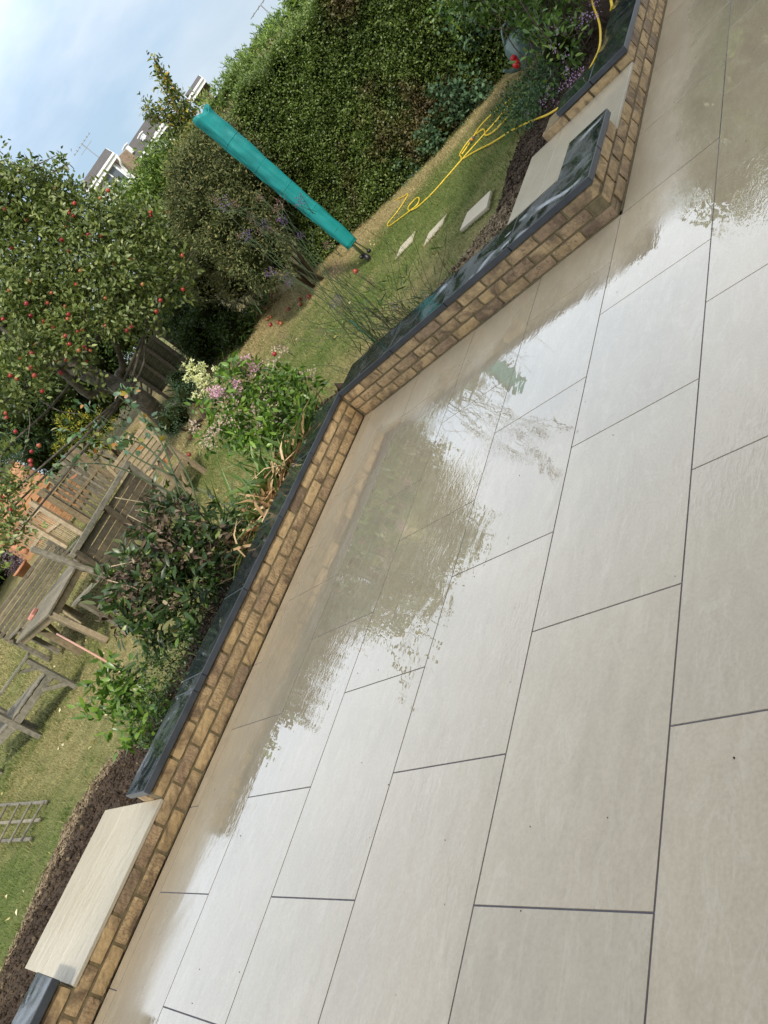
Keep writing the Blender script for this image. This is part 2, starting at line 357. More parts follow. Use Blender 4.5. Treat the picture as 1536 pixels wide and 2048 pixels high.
GREEN = lambda k=1.0, y=0.0: [(0, (.016*k+.01*y, .034*k, .008*k)), (.45, (.036*k+.02*y, .07*k, .014*k)), (.85, (.065*k+.03*y, .115*k, .022*k)), (1, (.11*k+.05*y, .16*k, .035*k))]
MT = dict(
    tile=m_porcelain('porcelain_tile_wet', .004), slab=m_slab('porcelain_step', .14, .80), stone=m_slab('porcelain_stone_dry', .35, .9), brick=m_brick(),
    mortar=plain('mortar', (.215, .17, .09), .85, .3, 30, bumpd=.003), grout=plain('grout', (.15, .14, .17), .8, .15, 20),
    ctop=m_coping_top(), cside=m_coping_side(), dark=plain('dark_sub_base', (.03, .025, .02), .9, .3, 10),
    soil=m_attr_ground('soil', [(.3, (.042, .028, .02)), (.7, (.10, .07, .048))], [(.3, (.13, .095, .06)), (.7, (.34, .26, .165))], 22, .014, attr='dry'),
    lawn=m_attr_ground('lawn', [(.3, (.075, .10, .024)), (.7, (.135, .165, .045))], [(.3, (.22, .175, .08)), (.7, (.38, .31, .155))], 5, .02),
    blades=m_blades(),
    wood=woodmat('weathered_wood', (.13, .108, .078), (.285, .25, .19), (2, 2, 2)),
    woodgrey=woodmat('grey_wood', (.13, .115, .09), (.30, .275, .225), (2, 2, 2)),
    wooddark=woodmat('dark_shade_wood', (.055, .043, .028), (.15, .12, .08), (2, 2, 2)),  # dark boards, and the bench back's shade put into the colour
    woodtan=woodmat('tan_wood', (.20, .148, .09), (.38, .30, .195), (2, 2, 2)),
    woodpale=woodmat('pale_wood', (.32, .25, .17), (.55, .46, .34), (2, 2, 2)),
    woodgreen=woodmat('mossy_wood', (.035, .035, .014), (.10, .09, .04), (2, 2, 2)),
    cedar=woodmat('cedar_boards', (.34, .165, .08), (.56, .31, .17), (1, 1, 3)),
    teal=plain('teal_cover_cloth', (.005, .225, .22), .55, .18, 5, bumpd=.002), alu=plain('aluminium', (.6, .6, .58), .3, .08, 12, metal=1),
    black=plain('black_plastic', (.015, .015, .015), .4, .2, 20), hose=plain('yellow_hose', (.80, .56, .05), .4, .1, 20),
    hosegrey=plain('hose_joint_grey', (.12, .12, .13), .4, .1, 20), orange=plain('hose_joint_orange', (.75, .25, .02), .4, .1, 20),
    can=plain('grey_green_plastic', (.13, .19, .17), .25, .12, 6), red=plain('red_plastic', (.62, .02, .03), .35, .1, 20),
    terracotta=plain('terracotta', (.50, .22, .12), .8, .15, 12, bumpd=.002), bark=plain('bark', (.125, .108, .085), .9, .6, 14, bumpd=.03),
    bark2=plain('pale_bark', (.14, .115, .085), .9, .4, 9, bumpd=.01), twig=plain('twig', (.08, .055, .035), .8, .3, 20), stem=plain('green_stem', (.05, .085, .03), .6, .3, 20),
    stemdry=plain('dry_stem', (.10, .09, .045), .7, .3, 20), cane=plain('pink_cane', (.5, .27, .19), .6, .1, 20), green=plain('green_plastic', (.01, .10, .06), .4, .1, 20),
    render=plain('white_render', (.74, .75, .76), .8, .05, 2), fascia=plain('white_fascia', (.8, .8, .8), .5, .04, 5), glass=plain('window_glass', (.10, .12, .14), .06, .1, 2),
    roof=None, brownbrick=plain('brown_brick_far', (.27, .19, .13), .85, .25, 5), core=plain('painted_shade_core', (.016, .020, .007), .95, .5, 30, spec=.0), metal=plain('dull_metal', (.35, .36, .37), .45, .1, 9, metal=.6),  # core: near-black fill, the shade inside foliage put into its colour
)
def m_roof():
    M, t, bs = newmat('roof_tiles'); v = objco(t)
    wv = N(t, 'ShaderNodeTexWave', Scale=2.2, Distortion=.3); wv.bands_direction = 'Z'; t.links.new(v, wv.inputs['Vector'])
    c = ramp(t, noise(t, 3, 6, .7, v), [(.3, (.062, .054, .050)), (.7, (.12, .105, .097))])
    c = mix(t, 1.0, c, ramp(t, wv.outputs[0], [(.1, (.6, .6, .6)), (.4, (1.1, 1.1, 1.1))]), 'MULTIPLY')
    t.links.new(c, bs.inputs['Base Color']); bs.inputs['Roughness'].default_value = .8; return M
MT['roof'] = m_roof()

# ------------------------------------------------------------------ patio
XW, YA, YC = 3.62, 3.15, .61          # wall faces: x = XW, y = YA (far wall), y = YC (right-hand wall)
def rect_clip(r, R): 
    a = (max(r[0], R[0]), max(r[1], R[1]), min(r[2], R[2]), min(r[3], R[3])); return a if a[2]-a[0] > .02 and a[3]-a[1] > .006 else None
tb = MB(); gb = MB(); g2 = .0018
REG = [(-5, -5, XW-.012, YA-.014), (XW-.012, -5, 13, YC-.014)]
for row in range(-9, 6):
    y0, y1 = row*.605, row*.605+.605
    for c in range(-8, 16):
        x0 = (c+(.5 if row % 2 else 0))*.9; x1 = x0+.9
        r = (x0+g2, y0+g2, x1-g2, y1-g2); parts = []
        if r[3] <= REG[1][3] or r[0] >= REG[0][2]:
            q = rect_clip(r, (-5, -5, 13, REG[1][3]) if r[3] <= REG[1][3] else REG[1]); parts = [q]
        elif r[2] <= REG[0][2]: parts = [rect_clip(r, REG[0])]
        else:
            X, Y = REG[0][2], REG[1][3]        # the tile notched round the corner of the wall
            if r[1] < Y:
                V = [(r[0], r[1]), (r[2], r[1]), (r[2], Y), (X, Y), (X, min(r[3], REG[0][3])), (r[0], min(r[3], REG[0][3]))]
                tb.add([(a_, b_, 0) for a_, b_ in V], [tuple(range(6))]); continue
            parts = [rect_clip(r, REG[0])]
        for q in parts:
            if q is None: continue
            b = .0012; V = [(q[0]+b, q[1]+b, 0), (q[2]-b, q[1]+b, 0), (q[2]-b, q[3]-b, 0), (q[0]+b, q[3]-b, 0),
                            (q[0], q[1], -.004), (q[2], q[1], -.004), (q[2], q[3], -.004), (q[0], q[3], -.004)]
            tb.add(V, [(0, 1, 2, 3), (4, 5, 1, 0), (5, 6, 2, 1), (6, 7, 3, 2), (7, 4, 0, 3)])
o = tb.build('patio', MT['tile']); tag(o, kind='structure')
gb.add([(-5, -5, -.0025), (XW-.012, -5, -.0025), (XW-.012, YA-.014, -.0025), (-5, YA-.014, -.0025)], [(0, 1, 2, 3)])
gb.add([(XW-.012, -5, -.0025), (13, -5, -.0025), (13, YC-.014, -.0025), (XW-.012, YC-.014, -.0025)], [(0, 1, 2, 3)])
o = gb.build('patio_grout', MT['grout']); tag(o, kind='structure')
o = build('sub_base', [(-9, -9, -.05), (14, -9, -.05), (14, 4, -.05), (-9, 4, -.05)], [(0, 1, 2, 3)], MT['dark']); tag(o, kind='structure')

# ------------------------------------------------------------------ brick walls and copings
def brick(mb, o, d, n, L0, z0, z1, depth):
    """o origin at face, d along, n outward normal; front face pillowed and chipped"""
    nx, ny = 9, 4; h = z1-z0; V = []; F = []; pr_ = rng.uniform(-.0015, .0025)
    for j in range(ny+1):
        for i in range(nx+1):
            u, v = i/nx, j/ny; ed = (i in (0, nx))+(j in (0, ny))
            back = (.0016, .0032)[ed-1]*(ed > 0)+rng.normal(0, .0009); s = u*L0; z = z0+v*h
            if i == 0: s += .0015+rng.uniform(0, .002)
            if i == nx: s -= .0015+rng.uniform(0, .002)
            if j == 0: z += rng.uniform(0, .0018)
            if j == ny: z -= rng.uniform(0, .0018)
            if ed == 2: s += (.0015 if i == 0 else -.0015); z += (.001 if j == 0 else -.001)
            V.append(o+d*s+n*(pr_-back)+np.array([0, 0, z]))
    for j in range(ny):
        for i in range(nx): k = j*(nx+1)+i; F.append((k, k+1, k+nx+2, k+nx+1))
    b = len(V); ring = [i for i in range(nx+1)]+[(nx+1)*j+nx for j in range(1, ny+1)]+[(nx+1)*ny+i for i in range(nx-1, -1, -1)]+[(nx+1)*j for j in range(ny-1, 0, -1)]
    for k in ring:
        p = V[k].copy(); dd = (p-o)@n; V.append(p-n*(dd+depth))
    m_ = len(ring)
    for q in range(m_): F.append((ring[q], b+q, b+(q+1) % m_, ring[(q+1) % m_]))
    mb.add(V, F)
PITCH, CH = .229, .08
def course(mb, o, d, n, s0, s1, k, joint, depth=.1):
    """bricks of course k between s0 and s1, one joint at s = joint"""
    o = np.array([*o, 0.]); d = np.array([*d, 0.]); n = np.array([*n, 0.]); g = .006
    s = joint+math.floor((s0-joint)/PITCH)*PITCH
    while s < s1-1e-6:
        a_, b_ = max(s, s0), min(s+PITCH, s1)
        if b_-a_ > .03: brick(mb, o+d*(a_+g), d, n, b_-a_-2*g, .006+k*CH, .006+k*CH+.066, depth)
        s += PITCH
def coping(wall, x0, y0, x1, y1, z0=.242, z1=.284, name='coping_slab', rot=0):
    mb = MB(); c = np.array([(x0+x1)/2, (y0+y1)/2, (z0+z1)/2])
    R = np.array([[math.cos(rot), -math.sin(rot), 0], [math.sin(rot), math.cos(rot), 0], [0, 0, 1]])
    mb.box(c, (x1-x0-.004, y1-y0-.004, z1-z0), R, 0, .0035)
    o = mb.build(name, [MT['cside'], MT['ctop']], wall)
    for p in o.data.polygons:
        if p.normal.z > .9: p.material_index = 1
    return o
# wall A (far side): y = YA, from the left edge to the inner corner, lowered for the step between x = -.49 and .42
wa = thing('garden_wall', 'low tan brick wall with black wet copings along the far side of the patio, beside the beds', 'wall', (1.5, YA, 0))
mb = MB()
course(mb, (0, YA), (1, 0), (0, -1), -3.5, XW-.006, 0, .646)
course(mb, (0, YA), (1, 0), (0, -1), -3.5, XW-.006, 1, .533)
course(mb, (0, YA), (1, 0), (0, -1), -3.5, -.50, 2, .643); course(mb, (0, YA), (1, 0), (0, -1), .425, XW-.006, 2, .643)
brick(mb, np.array([.425, YA+.26, 0]), np.array([0, -1., 0]), np.array([-1., 0, 0]), .148, .166, .232, .06)
mb.build('brickwork', MT['brick'], wa)
mb = MB(); mb.box((.06, YA+.0055+.12, .0785), (7.12, .24, .161)); mb.box((2.0265, YA+.005+.12, .199), (3.187, .239, .08)); mb.box((-2.0, YA+.005+.12, .199), (2.99, .239, .08))
mb.build('mortar', MT['mortar'], wa)
for x0, x1 in ((-2.3, -1.7), (-1.7, -1.1), (-1.1, -.49), (.41, 1.03), (1.03, 1.14), (1.14, 1.76), (1.76, 2.37), (2.37, 2.98), (2.98, 3.63)):
    coping(wa, x0, YA-.025, x1, YA+.275)
# wall B + C: x = XW between the corners, then y = YC to the right
wb = thing('garden_wall', 'low tan brick wall with black wet copings turning the corner by the right-hand step', 'wall', (XW, YC, 0))
mb = MB()
for k in range(3):
    own = (k % 2 == 0)
    course(mb, (XW, 0), (0, 1), (-1, 0), YC if own else YC+.112, YA-.004, k, YC+(0 if own else .112), .1)
    rngs = [((XW+.112 if own else XW), 4.385), (5.335, 12)] if k == 2 else [((XW+.112 if own else XW), 12)]
    for a_, b_ in rngs: course(mb, (0, YC), (1, 0), (0, -1), a_, b_, k, XW+(.112 if own else 0), .1)
# cheeks of the step opening
for (ox, sgn) in ((4.385, 1), (5.335, -1)):
    for q in range(3):
        dd = np.array([0, 1., 0]) ; oo = np.array([ox, YC+.112+q*PITCH if sgn < 0 else YC+.11+q*.075, 0])
        if sgn > 0: 
            if q == 0: brick(mb, oo, dd, np.array([1., 0, 0]), .10, .166, .232, .06)
        else: brick(mb, oo, dd, np.array([-1., 0, 0]), .217, .166, .232, .06)
mb.build('brickwork', MT['brick'], wb)
mb = MB(); mb.box((XW+.0055+.12, (YC+YA)/2+.006, .0775), (.24, YA-YC-.006, .159)); mb.box((XW+.0055+.12, (YC+YA)/2+.006, .1985), (.239, YA-YC-.008, .079))
mb.box((XW+.25+4, YC+.0055+.12, .077), (8.0, .24, .158)); mb.box(((XW+.25+4.378)/2, YC+.0055+.12, .1975), (4.378-XW-.25, .239, .079)); mb.box((8.67, YC+.0055+.12, .1975), (6.65, .239, .079))
mb.box((5.345+.12, YC+.5, .1965), (.235, .52, .077))
mb.build('mortar', MT['mortar'], wb)
mb = MB(); mb.box((XW-.004, (YC+YA)/2, -.002), (.014, YA-YC-.02, .014)); mb.box((8, YC-.003, -.0025), (8.7, .014, .013))
mb.build('mortar_fillet', MT['mortar'], wb)
for y0, y1 in ((2.44, 3.12), (1.83, 2.44), (1.22, 1.83), (.59, 1.22)): coping(wb, XW-.012, y0, XW+.338, y1)
coping(wb, XW+.338, YC-.02, 4.425, YC+.285)
for x0 in (5.325+i*.9 for i in range(7)): coping(wb, x0, YC-.02, x0+.9, YC+.285, z0=.2425)
coping(wb, 5.325, YC+.285, 5.63, YC+.60, z0=.2415, z1=.2835)

# porcelain steps let into the walls
def step(label, x0, y0, x1, y1, seam):
    t_ = thing('porcelain_step', label, 'step', ((x0+x1)/2, (y0+y1)/2, .15))
    for a_, b_ in ((y0, seam-.0015), (seam+.0015, y1)):
        mb = MB(); mb.box(((x0+x1)/2, (a_+b_)/2, .1605), (x1-x0, b_-a_, .02), None, 0, .002); mb.build('slab', MT['slab'], t_)
    mb = MB(); mb.box(((x0+x1)/2, (y0+y1)/2+.13, .10), (x1-x0-.02, y1-y0-.28, .098)); mb.build('bedding', MT['mortar'], t_)
step('pale porcelain step slabs in the gap between black copings, by the left wall', -.495, YA-.005, .425, 4.13, 3.75)
step('pale porcelain step slabs behind the black corner coping, at the right wall', 4.05, .625, 5.325, 1.56, 1.255) if False else step('pale porcelain step slabs behind the black corner coping, at the right wall', 4.385, .615, 5.33, 1.56, 1.255)

# ------------------------------------------------------------------ the house the patio belongs to, unseen behind the camera: placed and sized to shade the tiles
hh_ = thing('house', 'unseen brown brick house wall with added shading eaves behind the viewer', 'house', (-3, -2.2, 0))
mb = MB(); mb.box((-4.5, -5.95, 2.84), (17, 7.6, 5.76)); mb.build('wall', plain('house_brick', (.24, .175, .12), .85, .2, 9), hh_)
mb = MB(); mb.beam((-13.3, -1.85, 5.82), (4.3, -1.85, 5.82), .5, .2); mb.build('gutter', MT['fascia'], hh_)
for xw in (-9, -5.2, -.6, 2.6):
    mb = MB(); mb.box((xw, -2.14, 4.4), (1.5, .04, 1.2)); w_ = mb.build('window', MT['glass'], hh_)
    mb = MB(); mb.box((xw, -2.11, 5.04), (1.64, .06, .08)); mb.box((xw, -2.11, 3.76), (1.64, .09, .08)); mb.box((xw-.79, -2.11, 4.4), (.07, .06, 1.2)); mb.box((xw+.79, -2.11, 4.4), (.07, .06, 1.2)); mb.box((xw, -2.11, 4.4), (.06, .06, 1.2)); mb.build('frame', MT['fascia'], w_)
mb = MB(); mb.box((-2.2, -2.14, 1.1), (3.6, .04, 2.2)); w_ = mb.build('patio_door', MT['glass'], hh_); mb = MB()
for xx in (-4.02, -2.2, -.38): mb.box((xx, -2.11, 1.1), (.08, .07, 2.2))
mb.box((-2.2, -2.11, 2.24), (3.72, .07, .09)); mb.build('frame', MT['fascia'], w_)
mb = MB()
mb.add([(-13.6, -1.6, 5.85), (4.6, -1.6, 5.85), (4.6, -5.95, 6.9), (-13.6, -5.95, 6.9), (-13.6, -10.15, 5.85), (4.6, -10.15, 5.85)], [(0, 1, 2, 3), (3, 2, 5, 4)]); mb.build('roof', MT['roof'], hh_)
mb = MB(); mb.beam((-13, -1.55, 2.78), (4.2, -1.55, 2.78), 1.15, .1, up=(0, -.25, 1)); mb.build('added_shade_roof', MT['roof'], hh_); mb = MB(); mb.beam((-13, -.96, 2.62), (4.2, -.96, 2.62), .1, .1); mb.build('gutter', MT['black'], hh_)  # low roof and gutter invented to block the sky over the near tiles

# ------------------------------------------------------------------ ground, soil, grass
def dryness(X, Y):
    X = np.asarray(X); Y = np.asarray(Y); s = .55*X+.83*Y
    d = .36+.30*np.sin(X*.9+1.3*np.sin(Y*.7))*np.cos(Y*.8+.5)
    d += .75*np.exp(-((X-9.7)/.45)**2)*(Y < 9)+.75*np.exp(-((s-13.2)/1.5)**2)*(X > 5)
    d += .5*np.exp(-((s-19)/3)**2)+.35*np.exp(-(((X-.5)/1.5)**2+((Y-7)/1.2)**2))
    d -= .75*np.exp(-(((X-8.1)/.5)**2+((Y-5.0)/.8)**2))+.55*np.exp(-(((X+.3)/1.0)**2+((Y-6.3)/1.2)**2))+.45*np.exp(-((X-6.2)**2+(Y-4.6)**2)/1.4)
    return d
xs = np.concatenate([np.linspace(-120, -8, 24, endpoint=False), np.linspace(-8, 16, 121, endpoint=False), np.linspace(16, 160, 40)])
ys = np.concatenate([np.linspace(-120, -12, 16, endpoint=False), np.linspace(-12, 3.9, 50, endpoint=False), np.linspace(3.9, 26, 130, endpoint=False), np.linspace(26, 200, 40)])
GX, GY = np.meshgrid(xs, ys); GZ = terr(GX, GY)
inp = (GY < 3.8) & (GX < 4.0); inp |= (GY < 1.2)
GZ = np.where(inp, -.12, GZ); GZ = np.where((GY < -12) | (GX < -20), -.12, GZ)
far = np.hypot(GX, GY) > 30; GZ = np.where(far, np.minimum(GZ+0*GX, 3.0), GZ)
nx = len(xs); ny = len(ys); ii = (np.arange(ny-1)[:, None]*nx+np.arange(nx-1)).ravel()
Fq = np.c_[ii, ii+1, ii+nx+1, ii+nx]
o = fastmesh('lawn', np.c_[GX.ravel(), GY.ravel(), GZ.ravel()], Fq, MT['lawn'], attr={'dry': dryness(GX, GY).ravel()}, smooth=True); tag(o, kind='structure')
def soil_edge(x):   # far edge (y) of the bed behind the far wall as a function of x
    return 4.75+.12*math.sin(x*3)+.5*math.exp(-((x-.1)/.9)**2)
def in_soil(X, Y):
    X = np.asarray(X); Y = np.asarray(Y)
    e1 = 4.5+.1*np.sin(X*3)+.64*np.exp(-((X-.1)/1.0)**4)
    A = (Y > YA+.2) & (Y < e1) & (X < 4.3)
    e2 = 4.55+.8*np.clip((2.9-Y)/.9, 0, 1)+.35*np.sin(Y*2)
    B = (X > XW+.2) & (X < e2) & (Y > 1.2) & (Y <= 3.5)
    Cc = (X > 4.3) & (Y > YC+.2) & (Y < 2.02+.09*np.sin(X*2.3)+.15*np.clip(X-7, 0, 3))
    return A | B | Cc
st = .02
sx = np.arange(-3.2, 10.4, st); sy = np.arange(YC+.2, 5.45, st); SX, SY = np.meshgrid(sx, sy); msk = in_soil(SX, SY)
def n2(X, Y, s): return (np.sin(X*s+1.7*np.sin(Y*s*.8))+np.sin(Y*s*1.3+1.9*np.sin(X*s*.7+2))+.6*np.sin((X+Y)*s*2.1+1))/2.6
hz_ = .105+.018*n2(SX, SY, 3)+.008*n2(SX, SY, 17)+.006*n2(SX+3, SY, 43)+rng.normal(0, .003, SX.shape)
edge = np.zeros_like(msk, float)
mm = msk.astype(float)
for k in range(6): 
    mm = (mm+np.roll(mm, 1, 0)+np.roll(mm, -1, 0)+np.roll(mm, 1, 1)+np.roll(mm, -1, 1))/5
hz_ = np.where(mm < .98, hz_-.13*(1-mm)**1.0, hz_)
hz_ = np.where((SX > XW-.1) & (SX < 5.34) & (SY < 1.6), np.minimum(hz_, .11), hz_); hz_ = np.where((SX > -.55) & (SX < .5) & (SY < 4.2), np.minimum(hz_, .12), hz_)
dr = 1.1*np.exp(-((SY-4.75-.45*np.exp(-((SX-.1)/1.)**4))/.30)**2)*(SX < 1.6)*1.25+1.3*np.exp(-(((SX-4.6)/.42)**2+((SY-2.1)/.65)**2))+.25*n2(SX, SY, 9)-.1
nxs = len(sx); idx = np.arange(SX.size).reshape(SX.shape); keep = (msk[:-1, :-1] & msk[1:, 1:] & msk[1:, :-1] & msk[:-1, 1:])
q = idx[:-1, :-1][keep]; Fs = np.c_[q, q+1, q+nxs+1, q+nxs]
used = np.unique(Fs); remap = -np.ones(SX.size, int); remap[used] = np.arange(len(used))
o = fastmesh('soil_bed', np.c_[SX.ravel(), SY.ravel(), hz_.ravel()][used], remap[Fs], MT['soil'], attr={'dry': dr.ravel()[used]}, smooth=True); tag(o, kind='structure')
# crumbs and fibrous roots on the dug soil
def scatter_soil(n):
    out = []
    while len(out) < n:
        x = rng.uniform(-3, 7.5); y = rng.uniform(YC+.3, 5.4)
        if in_soil(x, y) and not (-.5 < x < .43 and y < 4.14) and not (4.0 < x < 5.33 and y < 1.57):
            i = min(len(sx)-1, int((x-sx[0])/st)); j = min(len(sy)-1, int((y-sy[0])/st)); out.append((x, y, hz_[j, i], dr[j, i]))
    return np.array(out)
S = scatter_soil(34000); n = len(S); T4 = np.array([(1, 1, 1), (1, -1, -1), (-1, 1, -1), (-1, -1, 1)], float)
sz = rng.gamma(2.0, .0018, n)+.0015; Vv = S[:, None, :3]+(T4[None]+rng.normal(0, .45, (n, 4, 3)))*sz[:, None, None]; Vv[:, :, 2] += sz[:, None]*.4
Ft = (np.arange(n)[:, None, None]*4+np.array([(0, 1, 2), (0, 2, 3), (0, 3, 1), (1, 3, 2)])[None]).reshape(-1, 3)
o = fastmesh('soil_crumbs', Vv.reshape(-1, 3), Ft, MT['soil'], attr={'dry': np.repeat(S[:, 3]+rng.normal(0, .35, n), 4)}); tag(o, 'loose crumbs of dark soil and dry roots on the dug beds', 'soil', kind='stuff')
S = scatter_soil(60000); S = S[S[:, 3] > .35][:16000]; n = len(S); an = rng.uniform(0, 6.28, n); ln = rng.uniform(.01, .04, n); w = .0012
d = np.c_[np.cos(an)*ln, np.sin(an)*ln, rng.uniform(-.006, .014, n)]; p = np.c_[-np.sin(an)*w, np.cos(an)*w, np.full(n, .0008)]; b = S[:, :3]+[0, 0, .006]
Vv = np.stack([b-p, b+p, b+d+p, b+d-p], 1).reshape(-1, 3); o = fastmesh('dry_roots', Vv, np.arange(n*4).reshape(-1, 4), plain('root_fibre', (.38, .30, .19), .9, .3, 30)); tag(o, 'tan fibrous roots lying over the dug soil', 'roots', kind='stuff')
# grit blown onto the wet tiles
n = 110; gx = rng.uniform(-1.5, 5, n); gy = rng.uniform(-1.0, 3.0, n); k = (gx < 3.5) | (gy < .5); gx, gy = gx[k], gy[k]; n = len(gx); sz = rng.uniform(.0008, .0021, n)
Vv = np.c_[gx, gy, sz*.5][:, None]+(T4[None]+rng.normal(0, .4, (n, 4, 3)))*sz[:, None, None]; Ft = (np.arange(n)[:, None, None]*4+np.array([(0, 1, 2), (0, 2, 3), (0, 3, 1), (1, 3, 2)])[None]).reshape(-1, 3)
o = fastmesh('grit', Vv.reshape(-1, 3), Ft, plain('grit', (.05, .04, .03), .8, .3, 30)); tag(o, 'specks of dark grit scattered on the wet tiles', 'grit', kind='stuff')
# grass blades
def blades(n, x0, x1, y0, y1, h0, h1, w0):
    X = rng.uniform(x0, x1, n); Y = rng.uniform(y0, y1, n); k = ~in_soil(X, Y) & ~((Y < YA+.3) & (X < 4.1)) & ~(Y < YC+.4) & (X < 10.3)
    k &= ~((X > 3.6) & (X < 5.35) & (Y < 1.6)); X = X[k]; Y = Y[k]; n = len(X)
    dist = np.hypot(X-CAM[0], Y-CAM[1]); sc_ = np.clip(dist/7, .8, 2.2); h = rng.uniform(h0, h1, n)*(.8+.2*sc_); w = w0*sc_*rng.uniform(.7, 1.3, n)
    an = rng.uniform(0, 6.283, n); ln = rng.uniform(.1, .9, n)*h; la = rng.uniform(0, 6.283, n); z = terr(X, Y)-.004
    b = np.c_[X, Y, z]; p = np.c_[np.cos(an)*w, np.sin(an)*w, 0*w]; tip = b+np.c_[np.cos(la)*ln, np.sin(la)*ln, h]
    V = np.stack([b-p, b+p, tip], 1).reshape(-1, 3); return V, np.repeat(dryness(X, Y), 3)
Vs, Ds = zip(blades(150000, -2.5, 6.5, 3.6, 9.5, .014, .036, .0024), blades(90000, 4, 10.3, 1.5, 9.5, .014, .036, .0026), blades(60000, 0, 11, 9, 17, .02, .045, .004))
Vs = list(Vs); Ds = list(Ds)
for px, z in (([(981, 380), (973, 414), (919, 461), (934, 425)], .085), ([(894, 427), (884, 449), (846, 493), (857, 466)], .062), ([(831, 461), (824, 483), (789, 519), (801, 493)], .062)):
    Q = np.array([gz(x, y, z) for x, y in px])      # turf grown up round the stepping stones
    for i in range(4):
        a_, b_ = Q[i], Q[(i+1) % 4]; n = 260; t = rng.random((n, 1)); o_ = unit(((a_+b_)/2-Q.mean(0))[None])[0]; B_ = a_*(1-t)+b_*t+o_*rng.normal(.012, .012, (n, 1)); B_[:, 2] = .045
        an = rng.uniform(0, 6.283, n); w = rng.uniform(.0018, .0032, n); p = np.c_[np.cos(an)*w, np.sin(an)*w, 0*w]; h = rng.uniform(.014, .034, n); tip = B_-o_*rng.uniform(-.02, .02, (n, 1))+np.c_[rng.normal(0, .012, n), rng.normal(0, .012, n), h]
        Vs.append(np.stack([B_-p, B_+p, tip], 1).reshape(-1, 3)); Ds.append(np.repeat(rng.normal(.2, .3, n), 3))
n = 9000; tx = rng.uniform(-2.5, 7, n); ty = rng.uniform(3.6, 12, n); c_ = rng.integers(0, 420, n); cx_ = rng.uniform(-2.5, 9.5, 420); cy_ = rng.uniform(2, 10, 420); tx = cx_[c_]+rng.normal(0, .035, n); ty = cy_[c_]+rng.normal(0, .035, n)
k = ~in_soil(tx, ty) & ~((ty < YA+.35) & (tx < 4.3)) & ~(ty < 2.1); tx, ty = tx[k], ty[k]; n = len(tx); z = terr(tx, ty); an = rng.uniform(0, 6.283, n); w = .0028; B_ = np.c_[tx, ty, z]; p = np.c_[np.cos(an)*w, np.sin(an)*w, 0*an]; tip = B_+np.c_[rng.normal(0, .02, n), rng.normal(0, .02, n), rng.uniform(.035, .075, n)]
Vs.append(np.stack([B_-p, B_+p, tip], 1).reshape(-1, 3)); Ds.append(np.repeat(rng.normal(.1, .4, n), 3))
V = np.vstack(Vs); D = np.concatenate(Ds); o = fastmesh('grass', V, np.arange(len(V)).reshape(-1, 3), MT['blades'], attr={'dry': D}); tag(o, 'short patchy green and straw coloured lawn grass', 'grass', kind='stuff')

# ------------------------------------------------------------------ leaf machinery
def leaf_arrays(P, D, Lf, Wf, prof='low', droop=.25, fold=.18):
    n = len(P); D = unit(D); up = unit(rng.normal(0, 1, (n, 3))+np.array([0, 0, .8])); S = unit(np.cross(D, up)); Nn = np.cross(S, D)
    Lf = np.broadcast_to(Lf, (n,))*rng.uniform(.65, 1.2, n); Wf = np.broadcast_to(Wf, (n,))*rng.uniform(.75, 1.2, n)
    secs = {'low': [(.42, .5)], 'mid': [(.25, .42), (.62, .42)], 'strap': [(.15, .42), (.4, .5), (.7, .38)]}[prof]
    def pt(t, s, side): 
        return P+D*(Lf*t)[:, None]+S*(Wf*s*side)[:, None]+Nn*((-droop*Lf*t*t)+fold*Wf*abs(s)*(side != 0))[:, None]+(np.array([0, 0, -1.0])*(droop*Lf*t*t)[:, None] if prof == 'strap' else 0)
    V = [pt(0, 0, 0)]
    for (t, s) in secs: V += [pt(t, s, -1), pt(t, 0, 0), pt(t, s, 1)]
    V.append(pt(1, 0, 0)); k = len(V); V = np.stack(V, 1).reshape(-1, 3); F = [(0, 2, 1), (0, 3, 2)]
    for j in range(len(secs)-1):
        a_ = 1+3*j; F += [(a_, a_+1, a_+4), (a_, a_+4, a_+3), (a_+1, a_+2, a_+5), (a_+1, a_+5, a_+4)]
    a_ = 1+3*(len(secs)-1); F += [(a_, a_+1, k-1), (a_+1, a_+2, k-1)]
    F = (np.arange(n)[:, None, None]*k+np.array(F)[None]).reshape(-1, 3); return V, F
def leaves(name, P, D, Lf, Wf, mat, parent=None, **kw):
    P = np.array(P, float); k = (P[:, 0] < 3.95) & (P[:, 1] > 2.8) & (P[:, 1] < 3.47) & (P[:, 2] < .75) & (P[:, 2] > .02) & (P[:, 0] > -3); P[k, 1] = 3.47+(3.47-P[k, 1])*.5     # nothing grows out of the coping
    k = (P[:, 1] < 3.1) & (P[:, 1] > .9) & (P[:, 0] > 3.4) & (P[:, 0] < 4.02) & (P[:, 2] < .6); P[k, 0] = 4.02+(4.02-P[k, 0])*.5
    V, F = leaf_arrays(np.asarray(P), np.asarray(D), Lf, Wf, **kw); return fastmesh(name, V, F, mat, parent)
